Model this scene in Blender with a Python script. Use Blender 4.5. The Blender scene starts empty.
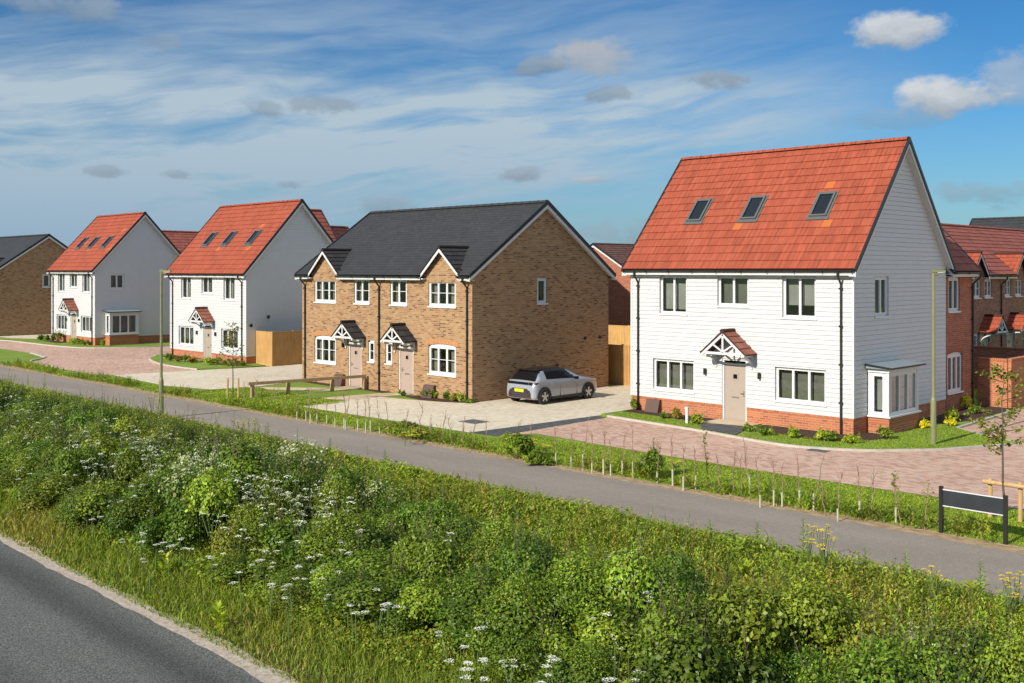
import bpy, math, random
import numpy as np
from math import radians, sin, cos, pi, sqrt, atan2, hypot
random.seed(7)
rng = np.random.default_rng(11)
SC = bpy.context.scene
COL = SC.collection
# World axes: X runs along the house fronts, Y runs away from the road, Z up. The camera stands over the
# road and looks diagonally (45 degrees) across both.
F, CXP, HYP, CAMH, R2 = 1038.0, 512.0, 270.0, 5.2, sqrt(2)


def G(px, py, z=0.0):
    """ground point (X, Y) seen at a place in the photograph"""
    a, b = (px - CXP) / F, (HYP - py) / F
    d = (z - CAMH) / b
    return ((a * d - d) / R2, (a * d + d) / R2)


# ------------------------------------------------------------------ materials
MATS = {}


def nt(name):
    m = bpy.data.materials.new(name)
    m.use_nodes = True
    t = m.node_tree
    t.nodes.clear()
    out = t.nodes.new('ShaderNodeOutputMaterial')
    bs = t.nodes.new('ShaderNodeBsdfPrincipled')
    t.links.new(bs.outputs[0], out.inputs[0])
    MATS[name] = m
    return m, t, bs, out


def N(t, typ, **kw):
    n = t.nodes.new(typ)
    for k, v in kw.items():
        if k.startswith('i_'):
            n.inputs[k[2:].replace('_', ' ')].default_value = v
        else:
            setattr(n, k, v)
    return n


def L(t, a, b):
    t.links.new(a, b)


def ramp(t, fac, stops, interp='LINEAR'):
    r = t.nodes.new('ShaderNodeValToRGB')
    r.color_ramp.interpolation = interp
    e = r.color_ramp.elements
    while len(e) < len(stops):
        e.new(0.5)
    for k, (p, c) in enumerate(stops):
        e[k].position = p
        e[k].color = (c[0], c[1], c[2], 1)
    if fac is not None:
        L(t, fac, r.inputs[0])
    return r.outputs[0]


def mix(t, fac, a, b, mode='MIX'):
    n = t.nodes.new('ShaderNodeMix')
    n.data_type = 'RGBA'
    n.blend_type = mode
    for sock, v in ((n.inputs[0], fac), (n.inputs[6], a), (n.inputs[7], b)):
        if hasattr(v, 'is_linked') or hasattr(v, 'links'):
            L(t, v, sock)
        elif isinstance(v, (int, float)):
            sock.default_value = v
        else:
            sock.default_value = (v[0], v[1], v[2], 1)
    return n.outputs[2]


def math_(t, op, a, b=None, c=None):
    n = t.nodes.new('ShaderNodeMath')
    n.operation = op
    for i, v in enumerate((a, b, c)):
        if v is None:
            continue
        if isinstance(v, (int, float)):
            n.inputs[i].default_value = v
        else:
            L(t, v, n.inputs[i])
    return n.outputs[0]


def bump(t, bs, h, strength=0.3, dist=0.02):
    b = N(t, 'ShaderNodeBump')
    b.inputs['Strength'].default_value = strength
    b.inputs['Distance'].default_value = dist
    L(t, h, b.inputs['Height'])
    L(t, b.outputs[0], bs.inputs['Normal'])


def noise(t, vec, scale, detail=4, rough=0.55):
    n = N(t, 'ShaderNodeTexNoise')
    n.inputs['Scale'].default_value = scale
    n.inputs['Detail'].default_value = detail
    n.inputs['Roughness'].default_value = rough
    if vec is not None:
        L(t, vec, n.inputs['Vector'])
    return n.outputs[0]


def mapping(t, vec, scale=(1, 1, 1), rot=(0, 0, 0)):
    n = N(t, 'ShaderNodeMapping')
    n.inputs['Scale'].default_value = scale
    n.inputs['Rotation'].default_value = rot
    L(t, vec, n.inputs['Vector'])
    return n.outputs[0]


def UVn(t):
    return N(t, 'ShaderNodeUVMap').outputs[0]


def OBJ(t):
    return N(t, 'ShaderNodeTexCoord').outputs['Object']


def plain(name, col, rough=0.6, metal=0.0, var=0.06, scale=8.0, spec=0.5, bumpy=0.0, coat=0.0):
    m, t, bs, out = nt(name)
    o = OBJ(t)
    n = noise(t, o, scale, 5)
    a = tuple(c * (1 - var) for c in col)
    b = tuple(min(1, c * (1 + var)) for c in col)
    L(t, ramp(t, n, [(0.3, a), (0.7, b)]), bs.inputs['Base Color'])
    bs.inputs['Roughness'].default_value = rough
    bs.inputs['Metallic'].default_value = metal
    bs.inputs['Specular IOR Level'].default_value = spec
    bs.inputs['Coat Weight'].default_value = coat
    if bumpy:
        bump(t, bs, noise(t, o, scale * 6, 3), bumpy, 0.01)
    return m


def brick_mat(name, stops, mortar, bw=0.225, bh=0.075, ms=0.010, rough=0.85, bias=0.0, patch=0.0, patchcol=(0, 0, 0)):
    m, t, bs, out = nt(name)
    uv = UVn(t)
    br = N(t, 'ShaderNodeTexBrick')
    br.inputs['Color1'].default_value = (0, 0, 0, 1)
    br.inputs['Color2'].default_value = (1, 1, 1, 1)
    br.inputs['Mortar'].default_value = (0.5, 0.5, 0.5, 1)
    br.inputs['Scale'].default_value = 1.0
    br.inputs['Mortar Size'].default_value = ms
    br.inputs['Mortar Smooth'].default_value = 0.2
    br.inputs['Bias'].default_value = bias
    br.inputs['Brick Width'].default_value = bw
    br.inputs['Row Height'].default_value = bh
    L(t, uv, br.inputs['Vector'])
    c = ramp(t, br.outputs['Color'], stops)
    big = noise(t, uv, 0.7, 4, 0.6)
    fine = noise(t, uv, 40, 3)
    c = mix(t, 0.22, c, ramp(t, big, [(0.3, tuple(x * 0.7 for x in stops[len(stops) // 2][1])), (0.7, tuple(min(1, x * 1.25) for x in stops[len(stops) // 2][1]))]))
    c = mix(t, 0.25, c, ramp(t, fine, [(0.3, (0.25, 0.25, 0.25)), (0.7, (0.75, 0.75, 0.75))]), 'OVERLAY')
    if patch:
        pn = noise(t, mapping(t, uv, (1.2, 3.5, 1)), 1.6, 3, 0.6)
        c = mix(t, ramp(t, pn, [(0.56, (0, 0, 0)), (0.68, (patch, patch, patch))]), c, patchcol)
    c = mix(t, br.outputs['Fac'], c, mortar)
    L(t, c, bs.inputs['Base Color'])
    bs.inputs['Roughness'].default_value = rough
    bs.inputs['Specular IOR Level'].default_value = 0.25
    bump(t, bs, math_(t, 'ADD', math_(t, 'MULTIPLY', br.outputs['Fac'], -1.0), math_(t, 'MULTIPLY', fine, 0.3)), 0.5, 0.008)
    return m


def tile_mat(name, stops, tw=0.33, th=0.30, rough=0.8, streak=0.25, odd=None, joint=(0.02, 0.01, 0.01)):
    m, t, bs, out = nt(name)
    uv = UVn(t)
    br = N(t, 'ShaderNodeTexBrick')
    br.inputs['Color1'].default_value = (0, 0, 0, 1)
    br.inputs['Color2'].default_value = (1, 1, 1, 1)
    br.inputs['Mortar'].default_value = (0.5, 0.5, 0.5, 1)
    br.inputs['Scale'].default_value = 1.0
    br.inputs['Mortar Size'].default_value = 0.006
    br.inputs['Mortar Smooth'].default_value = 0.3
    br.inputs['Brick Width'].default_value = tw
    br.inputs['Row Height'].default_value = th
    L(t, uv, br.inputs['Vector'])
    c = ramp(t, br.outputs['Color'], stops)
    mid = stops[len(stops) // 2][1]
    st = noise(t, mapping(t, uv, (9, 0.9, 1)), 1.0, 4, 0.65)
    c = mix(t, streak, c, ramp(t, st, [(0.32, tuple(x * 0.45 for x in mid)), (0.62, tuple(min(1, x * 1.25) for x in mid))]))
    big = noise(t, uv, 0.5, 4, 0.6)
    c = mix(t, 0.3, c, ramp(t, big, [(0.3, (0.38, 0.38, 0.38)), (0.7, (0.62, 0.62, 0.62))]), 'OVERLAY')
    if odd:
        c = mix(t, ramp(t, br.outputs['Color'], [(0.984, (0, 0, 0)), (0.988, (1, 1, 1))], 'CONSTANT'), c, odd)
    c = mix(t, math_(t, 'MULTIPLY', br.outputs['Fac'], 0.85), c, joint)
    L(t, c, bs.inputs['Base Color'])
    bs.inputs['Roughness'].default_value = rough
    bs.inputs['Specular IOR Level'].default_value = 0.3
    bump(t, bs, math_(t, 'ADD', math_(t, 'MULTIPLY', br.outputs['Fac'], -1.0), math_(t, 'MULTIPLY', noise(t, uv, 25, 3), 0.5)), 0.35, 0.01)
    return m


def ground_mat(name, stops, scale, rough=0.95, bumpy=0.4, detail=8, extra=None, stretch=(1, 1, 1)):
    m, t, bs, out = nt(name)
    o = mapping(t, OBJ(t), stretch)
    n = noise(t, o, scale, detail, 0.65)
    c = ramp(t, n, stops)
    if extra:
        for sc, amt, lo, hi in extra:
            c = mix(t, amt, c, ramp(t, noise(t, o, sc, 4, 0.6), [(0.35, (lo, lo, lo)), (0.65, (hi, hi, hi))]), 'OVERLAY')
    L(t, c, bs.inputs['Base Color'])
    bs.inputs['Roughness'].default_value = rough
    bs.inputs['Specular IOR Level'].default_value = 0.2
    bump(t, bs, noise(t, o, scale * 3, 6), bumpy, 0.02)
    return m


def leaf_mat(name, transl=0.3, rough=0.5, hue=0.0):
    m, t, bs, out = nt(name)
    at = N(t, 'ShaderNodeAttribute')
    at.attribute_name = 'tint'
    c = at.outputs['Color']
    if hue:
        oi = N(t, 'ShaderNodeObjectInfo')
        hs = N(t, 'ShaderNodeHueSaturation')
        L(t, math_(t, 'ADD', math_(t, 'MULTIPLY', oi.outputs['Random'], hue), 0.5 - hue * 0.55), hs.inputs['Hue'])
        hs.inputs['Saturation'].default_value = 1.0
        wn = N(t, 'ShaderNodeTexWhiteNoise')
        wn.noise_dimensions = '1D'
        L(t, oi.outputs['Random'], wn.inputs['W'])
        L(t, math_(t, 'ADD', math_(t, 'MULTIPLY', wn.outputs['Value'], 0.45), 0.78), hs.inputs['Value'])
        L(t, c, hs.inputs['Color'])
        c = hs.outputs[0]
    L(t, c, bs.inputs['Base Color'])
    bs.inputs['Roughness'].default_value = rough
    bs.inputs['Specular IOR Level'].default_value = 0.3
    tr = N(t, 'ShaderNodeBsdfTranslucent')
    L(t, mix(t, 1.0, c, (1.25, 1.2, 0.55), 'MULTIPLY'), tr.inputs[0])
    ms = N(t, 'ShaderNodeMixShader')
    ms.inputs[0].default_value = transl
    L(t, bs.outputs[0], ms.inputs[1])
    L(t, tr.outputs[0], ms.inputs[2])
    L(t, ms.outputs[0], out.inputs[0])
    return m


def glass_mat(name, tint=(0.72, 0.76, 0.74), refl=1.0):
    m, t, bs, out = nt(name)
    t.nodes.remove(bs)
    fr = N(t, 'ShaderNodeFresnel')
    fr.inputs[0].default_value = 1.55
    tr = N(t, 'ShaderNodeBsdfTransparent')
    tr.inputs[0].default_value = (*tint, 1)
    gl = N(t, 'ShaderNodeBsdfGlossy')
    gl.inputs['Roughness'].default_value = 0.02
    b = N(t, 'ShaderNodeBump')
    b.inputs['Strength'].default_value = 0.04
    b.inputs['Distance'].default_value = 0.05
    L(t, noise(t, OBJ(t), 1.3, 1), b.inputs['Height'])
    L(t, b.outputs[0], gl.inputs['Normal'])
    ms = N(t, 'ShaderNodeMixShader')
    L(t, math_(t, 'MINIMUM', math_(t, 'ADD', math_(t, 'MULTIPLY', fr.outputs[0], 2.2 * refl), 0.05), 1.0), ms.inputs[0])
    L(t, tr.outputs[0], ms.inputs[1])
    L(t, gl.outputs[0], ms.inputs[2])
    L(t, ms.outputs[0], out.inputs[0])
    return m


brick_mat('brick_buff', [(0.0, (0.099, 0.046, 0.023)), (0.07, (0.126, 0.062, 0.032)), (0.15, (0.258, 0.127, 0.055)), (0.4, (0.339, 0.183, 0.082)), (0.7, (0.388, 0.229, 0.106)), (0.9, (0.438, 0.274, 0.133)), (1.0, (0.278, 0.112, 0.048))], (0.368, 0.270, 0.176), patch=0.5, patchcol=(0.258, 0.122, 0.053))
brick_mat('brick_orange', [(0.0, (0.26, 0.07, 0.03)), (0.2, (0.42, 0.115, 0.044)), (0.8, (0.52, 0.165, 0.065)), (1.0, (0.30, 0.09, 0.045))], (0.42, 0.27, 0.18))
brick_mat('brick_red', [(0.0, (0.19, 0.05, 0.028)), (0.5, (0.36, 0.092, 0.042)), (0.85, (0.44, 0.13, 0.06)), (1.0, (0.24, 0.07, 0.04))], (0.34, 0.23, 0.17))
brick_mat('brick_brown', [(0.0, (0.18, 0.07, 0.045)), (0.5, (0.36, 0.14, 0.085)), (1.0, (0.44, 0.19, 0.11))], (0.3, 0.22, 0.16))
tile_mat('tile_red', [(0.0, (0.25, 0.053, 0.026)), (0.15, (0.30, 0.063, 0.030)), (0.85, (0.345, 0.077, 0.038)), (1.0, (0.37, 0.095, 0.05))], odd=(0.46, 0.125, 0.035), streak=0.5, tw=0.34)
tile_mat('tile_rust', [(0.0, (0.22, 0.062, 0.042)), (0.5, (0.29, 0.082, 0.056)), (1.0, (0.33, 0.105, 0.075))], streak=0.3)
tile_mat('tile_brown', [(0.0, (0.10, 0.045, 0.035)), (0.5, (0.14, 0.065, 0.05)), (1.0, (0.17, 0.085, 0.065))])
tile_mat('tile_slate', [(0.0, (0.034, 0.034, 0.035)), (0.5, (0.040, 0.040, 0.041)), (1.0, (0.048, 0.048, 0.048))], tw=0.3, th=0.19, rough=0.62, streak=0.3, joint=(0.015, 0.015, 0.016))
tile_mat('tile_charcoal', [(0.0, (0.030, 0.028, 0.028)), (0.5, (0.042, 0.039, 0.038)), (1.0, (0.055, 0.05, 0.048))], streak=0.2)
tile_mat('tile_canopy', [(0.0, (0.25, 0.085, 0.055)), (0.5, (0.30, 0.11, 0.075)), (1.0, (0.34, 0.14, 0.10))], streak=0.3)
plain('brick_arch', (0.46, 0.22, 0.09), 0.85, var=0.2, scale=9)
plain('cladding', (0.565, 0.565, 0.555), 0.55, var=0.025, scale=2.0)
plain('white_trim', (0.63, 0.63, 0.62), 0.4, var=0.015)
plain('upvc_white', (0.66, 0.66, 0.65), 0.3, var=0.01)
plain('black_plastic', (0.015, 0.015, 0.013), 0.4, var=0.1)
plain('lead_grey', (0.21, 0.25, 0.27), 0.5, var=0.08)
plain('skylight_grey', (0.10, 0.105, 0.10), 0.5, var=0.05)
plain('door_beige', (0.375, 0.305, 0.245), 0.45, var=0.02)
plain('door_pink', (0.40, 0.295, 0.24), 0.45, var=0.02)
plain('door_grey', (0.45, 0.40, 0.30), 0.45, var=0.02)
plain('steel', (0.6, 0.6, 0.6), 0.3, metal=0.9)
plain('meter_brown', (0.10, 0.055, 0.04), 0.55, var=0.08)
plain('curtain_pale', (0.50, 0.46, 0.36), 0.9, var=0.1, scale=3)
plain('blind_grey', (0.52, 0.50, 0.45), 0.9, var=0.12, scale=2)
plain('room_shade', (0.07, 0.065, 0.06), 0.95, var=0.2, scale=2)
plain('stone_pale', (0.42, 0.38, 0.31), 0.9, var=0.12, scale=6, bumpy=0.2)
plain('kerb_stone', (0.46, 0.41, 0.34), 0.9, var=0.12, scale=5, bumpy=0.2)
plain('lamp_olive', (0.20, 0.205, 0.095), 0.5, var=0.1, scale=3)
plain('lamp_glass', (0.6, 0.6, 0.58), 0.2, var=0.02)
plain('tyre', (0.02, 0.02, 0.021), 0.85, var=0.2)
plain('car_silver', (0.40, 0.42, 0.45), 0.28, metal=0.35, var=0.015, coat=0.6)
plain('car_black', (0.008, 0.008, 0.009), 0.12, var=0.05, spec=0.35)
plain('car_dark', (0.028, 0.028, 0.030), 0.6, var=0.1)
plain('rim_silver', (0.6, 0.6, 0.6), 0.3, metal=0.7, var=0.05)
plain('plate_yellow', (0.75, 0.55, 0.02), 0.4, var=0.02)
plain('tail_red', (0.13, 0.006, 0.006), 0.2, var=0.05)
plain('head_lamp', (0.55, 0.57, 0.6), 0.15, var=0.05)
plain('sign_black', (0.022, 0.026, 0.030), 0.45, var=0.3, scale=3)
plain('tube_pale', (0.42, 0.44, 0.29), 0.6, var=0.1, scale=5)
plain('whip_bark', (0.27, 0.175, 0.115), 0.9, var=0.25, scale=10)
plain('bark', (0.10, 0.075, 0.05), 0.9, var=0.25, scale=14, bumpy=0.4)
plain('stem_green', (0.10, 0.15, 0.04), 0.7, var=0.2)
plain('petal_white', (0.70, 0.69, 0.55), 0.8, var=0.08, scale=20)
plain('petal_cream', (0.68, 0.70, 0.46), 0.8, var=0.1, scale=20)
plain('petal_yellow', (0.75, 0.55, 0.02), 0.8, var=0.08, scale=20)
plain('iron', (0.10, 0.10, 0.10), 0.7, var=0.25, scale=12)
leaf_mat('leaf', 0.32, 0.5)
leaf_mat('leaf_bush', 0.20, 0.45, hue=0.03)
leaf_mat('grass_blade', 0.35, 0.55)
glass_mat('glass')
glass_mat('glass_dark', (0.12, 0.13, 0.13), 0.6)
plain('blind_dark', (0.27, 0.265, 0.22), 0.9, var=0.2, scale=2)


def wood(name, a, b):
    m, t, bs, out = nt(name)
    o = OBJ(t)
    w = noise(t, mapping(t, o, (9, 9, 0.6)), 3.0, 6, 0.65)
    big = noise(t, o, 1.2, 3)
    c = ramp(t, w, [(0.3, a), (0.7, b)])
    c = mix(t, 0.35, c, ramp(t, big, [(0.3, (0.35, 0.35, 0.35)), (0.7, (0.65, 0.65, 0.65))]), 'OVERLAY')
    L(t, c, bs.inputs['Base Color'])
    bs.inputs['Roughness'].default_value = 0.85
    bump(t, bs, w, 0.3, 0.005)
    return m


wood('timber_fence', (0.33, 0.165, 0.05), (0.52, 0.29, 0.095))
wood('timber_fence_pale', (0.40, 0.22, 0.07), (0.60, 0.36, 0.13))
wood('timber_post', (0.26, 0.165, 0.08), (0.44, 0.30, 0.155))
wood('timber_stake', (0.40, 0.24, 0.10), (0.58, 0.38, 0.17))


def asphalt(name, c0, c1, speck, lane=False):
    m, t, bs, out = nt(name)
    o = OBJ(t)
    n = noise(t, o, 38, 4, 0.75)
    v = N(t, 'ShaderNodeTexVoronoi')
    v.inputs['Scale'].default_value = 30
    L(t, o, v.inputs['Vector'])
    c = ramp(t, n, [(0.38, c0), (0.62, c1)])
    c = mix(t, ramp(t, v.outputs['Distance'], [(0.12, (0.6, 0.6, 0.6)), (0.30, (0, 0, 0))]), c, speck)
    big = noise(t, mapping(t, o, (0.25, 1.0, 1)), 0.8, 5, 0.6)
    c = mix(t, 0.4, c, ramp(t, big, [(0.3, (0.36, 0.36, 0.36)), (0.7, (0.64, 0.64, 0.64))]), 'OVERLAY')
    fine = noise(t, o, 7, 4, 0.6)
    c = mix(t, 0.25, c, ramp(t, fine, [(0.3, (0.38, 0.38, 0.38)), (0.7, (0.62, 0.62, 0.62))]), 'OVERLAY')
    if lane:
        sp = N(t, 'ShaderNodeSeparateXYZ')
        L(t, o, sp.inputs[0])
        wob = math_(t, 'ADD', sp.outputs[1], math_(t, 'MULTIPLY', noise(t, mapping(t, o, (0.15, 0.6, 1)), 1.0, 3), 0.5))
        # tyre-polished strips along the carriageway
        for cy, wd, amt in ((6.55, 0.48, 0.75), (4.7, 0.5, 0.55)):
            dd = math_(t, 'ABSOLUTE', math_(t, 'SUBTRACT', wob, cy + 0.22))
            f = ramp(t, math_(t, 'DIVIDE', dd, wd), [(0.2, (amt, amt, amt)), (1.0, (0, 0, 0))])
            c = mix(t, f, c, mix(t, 1.0, c, (0.42, 0.42, 0.43), 'MULTIPLY'))
    L(t, c, bs.inputs['Base Color'])
    bs.inputs['Roughness'].default_value = 0.9
    bs.inputs['Specular IOR Level'].default_value = 0.25
    bump(t, bs, n, 0.6, 0.01)
    return m


asphalt('asphalt_road', (0.045, 0.045, 0.042), (0.185, 0.182, 0.166), (0.36, 0.35, 0.31), lane=True)
asphalt('asphalt_path', (0.215, 0.180, 0.145), (0.30, 0.255, 0.21), (0.31, 0.27, 0.235))


def paving(name, stops, mortar, bw, bh, rot, dirt=(0.1, 0.08, 0.06)):
    m, t, bs, out = nt(name)
    o = OBJ(t)
    uv = mapping(t, o, (1, 1, 0), (0, 0, rot))
    br = N(t, 'ShaderNodeTexBrick')
    br.inputs['Color1'].default_value = (0, 0, 0, 1)
    br.inputs['Color2'].default_value = (1, 1, 1, 1)
    br.inputs['Scale'].default_value = 1.0
    br.inputs['Mortar Size'].default_value = 0.006
    br.inputs['Brick Width'].default_value = bw
    br.inputs['Row Height'].default_value = bh
    L(t, uv, br.inputs['Vector'])
    c = ramp(t, br.outputs['Color'], stops)
    big = noise(t, o, 0.35, 5, 0.65)
    c = mix(t, 0.45, c, ramp(t, big, [(0.3, (0.38, 0.38, 0.38)), (0.7, (0.64, 0.64, 0.64))]), 'OVERLAY')
    pat = noise(t, mapping(t, o, (0.8, 3.0, 1)), 1.1, 4, 0.6)
    c = mix(t, ramp(t, pat, [(0.5, (0, 0, 0)), (0.75, (0.18, 0.18, 0.18))]), c, dirt)
    c = mix(t, math_(t, 'MULTIPLY', br.outputs['Fac'], 0.7), c, mortar)
    L(t, c, bs.inputs['Base Color'])
    bs.inputs['Roughness'].default_value = 0.9
    bs.inputs['Specular IOR Level'].default_value = 0.25
    bump(t, bs, math_(t, 'MULTIPLY', br.outputs['Fac'], -1.0), 0.4, 0.006)
    return m


paving('pave_pink', [(0.0, (0.38, 0.215, 0.155)), (0.4, (0.53, 0.325, 0.24)), (0.8, (0.60, 0.40, 0.30)), (1.0, (0.48, 0.365, 0.295))], (0.36, 0.27, 0.21), 0.2, 0.1, 0.0, (0.30, 0.165, 0.13))
paving('pave_beige', [(0.0, (0.56, 0.47, 0.34)), (0.5, (0.64, 0.545, 0.405)), (1.0, (0.69, 0.60, 0.46))], (0.46, 0.38, 0.275), 0.2, 0.16, pi / 2, (0.55, 0.45, 0.325))
paving('pave_charcoal', [(0.0, (0.06, 0.06, 0.062)), (0.5, (0.085, 0.085, 0.088)), (1.0, (0.11, 0.11, 0.11))], (0.05, 0.05, 0.05), 0.2, 0.1, 0.0, (0.06, 0.06, 0.06))
paving('slab_buff', [(0.0, (0.48, 0.36, 0.22)), (0.5, (0.56, 0.44, 0.29)), (1.0, (0.60, 0.48, 0.33))], (0.25, 0.2, 0.15), 0.6, 0.6, 0.0, (0.36, 0.28, 0.19))
ground_mat('lawn', [(0.25, (0.11, 0.17, 0.020)), (0.5, (0.175, 0.25, 0.033)), (0.75, (0.235, 0.30, 0.055))], 9.0, extra=[(0.6, 0.5, 0.34, 0.62), (60, 0.4, 0.3, 0.7)])
ground_mat('field', [(0.25, (0.05, 0.08, 0.02)), (0.5, (0.09, 0.12, 0.035)), (0.75, (0.13, 0.15, 0.05))], 0.6, extra=[(0.05, 0.5, 0.35, 0.65)])
ground_mat('verge_earth', [(0.25, (0.035, 0.05, 0.014)), (0.5, (0.07, 0.075, 0.025)), (0.75, (0.14, 0.12, 0.055))], 5.0, extra=[(30, 0.5, 0.3, 0.7)])
ground_mat('straw', [(0.2, (0.10, 0.095, 0.03)), (0.42, (0.28, 0.19, 0.10)), (0.6, (0.45, 0.33, 0.19)), (0.8, (0.54, 0.42, 0.27))], 7.0, extra=[(55, 0.5, 0.3, 0.7)], stretch=(0.5, 1.4, 1))
ground_mat('grit', [(0.25, (0.24, 0.19, 0.14)), (0.5, (0.42, 0.35, 0.27)), (0.75, (0.56, 0.48, 0.39))], 12.0, extra=[(70, 0.5, 0.3, 0.7)])
ground_mat('mulch', [(0.25, (0.030, 0.018, 0.012)), (0.5, (0.065, 0.040, 0.027)), (0.75, (0.12, 0.075, 0.05))], 14.0, bumpy=0.9)


# ------------------------------------------------------------------ mesh helper
class MB:
    def __init__(s):
        s.v, s.f, s.uv, s.mi = [], [], [], []

    def poly(s, pts, m=0, uv=None):
        i = len(s.v)
        s.v.extend(pts)
        s.f.append(tuple(range(i, i + len(pts))))
        s.mi.append(m)
        s.uv.append(uv if uv else [(0.0, 0.0)] * len(pts))

    def box(s, x0, x1, y0, y1, z0, z1, m=0):
        a = [(x0, y0, z0), (x1, y0, z0), (x1, y1, z0), (x0, y1, z0), (x0, y0, z1), (x1, y0, z1), (x1, y1, z1), (x0, y1, z1)]
        s.hexa(a, m)

    def hexa(s, a, m=0):
        for q in ((0, 3, 2, 1), (4, 5, 6, 7), (0, 1, 5, 4), (1, 2, 6, 5), (2, 3, 7, 6), (3, 0, 4, 7)):
            p = [a[k] for k in q]
            e0 = np.subtract(p[1], p[0])
            e1 = np.subtract(p[3], p[0])
            l0, l1 = float(np.linalg.norm(e0)), float(np.linalg.norm(e1))
            s.poly(p, m, [(0, 0), (l0, 0), (l0, l1), (0, l1)])

    def prism(s, prof, axis_pts, m=0):
        """extrude a closed profile: prof = list of points at start, axis_pts = same list at end"""
        n = len(prof)
        s.poly(list(reversed(prof)), m)
        s.poly(list(axis_pts), m)
        for k in range(n):
            j = (k + 1) % n
            s.poly([prof[k], prof[j], axis_pts[j], axis_pts[k]], m)

    def tube(s, p0, p1, r0, r1=None, n=8, m=0, caps=True):
        r1 = r0 if r1 is None else r1
        p0, p1 = np.array(p0, float), np.array(p1, float)
        d = p1 - p0
        d /= (np.linalg.norm(d) + 1e-9)
        a = np.cross(d, (0, 0, 1.0)) if abs(d[2]) < 0.9 else np.cross(d, (1.0, 0, 0))
        a /= np.linalg.norm(a)
        b = np.cross(d, a)
        A = [tuple(p0 + r0 * (a * cos(2 * pi * k / n) + b * sin(2 * pi * k / n))) for k in range(n)]
        B = [tuple(p1 + r1 * (a * cos(2 * pi * k / n) + b * sin(2 * pi * k / n))) for k in range(n)]
        for k in range(n):
            j = (k + 1) % n
            s.poly([A[k], A[j], B[j], B[k]], m)
        if caps:
            s.poly(list(reversed(A)), m)
            s.poly(B, m)

    def path(s, pts, r, n=8, m=0):
        for a, b in zip(pts, pts[1:]):
            s.tube(a, b, r, r, n, m)

    def lathe(s, prof, c=(0, 0, 0), n=20, m=0, axis='z'):
        """prof: list of (r, h)"""
        rings = []
        for r, h in prof:
            ring = []
            for k in range(n):
                a = 2 * pi * k / n
                if axis == 'z':
                    ring.append((c[0] + r * cos(a), c[1] + r * sin(a), c[2] + h))
                else:
                    ring.append((c[0] + h, c[1] + r * cos(a), c[2] + r * sin(a)))
            rings.append(ring)
        for A, B in zip(rings, rings[1:]):
            for k in range(n):
                j = (k + 1) % n
                s.poly([A[k], A[j], B[j], B[k]], m)

    def build(s, name, mats, parent=None, loc=None, smooth=False):
        me = bpy.data.meshes.new(name)
        me.from_pydata(s.v, [], s.f)
        if isinstance(mats, str):
            mats = [mats]
        for k in mats:
            me.materials.append(MATS[k])
        me.polygons.foreach_set('material_index', s.mi)
        u = me.uv_layers.new(name='UVMap')
        flat = [c for fu in s.uv for q in fu for c in q]
        u.data.foreach_set('uv', flat)
        if smooth:
            me.polygons.foreach_set('use_smooth', [True] * len(s.f))
        me.update()
        o = bpy.data.objects.new(name, me)
        COL.objects.link(o)
        if parent:
            o.parent = parent
        if loc:
            o.location = loc
        return o


def tag(o, label=None, cat=None, group=None, kind=None):
    if label:
        o['label'] = label
    if cat:
        o['category'] = cat
    if group:
        o['group'] = group
    if kind:
        o['kind'] = kind
    return o


def empty(name, loc, rz=0.0, label=None, cat=None, group=None):
    o = bpy.data.objects.new(name, None)
    o.empty_display_size = 0.3
    COL.objects.link(o)
    o.location = loc
    o.rotation_euler = (0, 0, rz)
    return tag(o, label, cat, group)


KIDS = {}


def copy_tree(o, parent=None):
    c = o.copy()
    COL.objects.link(c)
    if parent:
        c.parent = parent
    for ch in [x for x in list(COL.objects) if x.parent == o] if o.name not in KIDS else KIDS[o.name]:
        copy_tree(ch, c)
    return c


# ------------------------------------------------------------------ houses
def clip(poly, a, b, c):
    """keep a*u + b*z <= c"""
    out = []
    n = len(poly)
    for k in range(n):
        p, q = poly[k], poly[(k + 1) % n]
        dp, dq = a * p[0] + b * p[1] - c, a * q[0] + b * q[1] - c
        if dp <= 1e-9:
            out.append(p)
        if (dp < -1e-9 and dq > 1e-9) or (dp > 1e-9 and dq < -1e-9):
            k_ = dp / (dp - dq)
            out.append((p[0] + k_ * (q[0] - p[0]), p[1] + k_ * (q[1] - p[1])))
    return out


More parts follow.
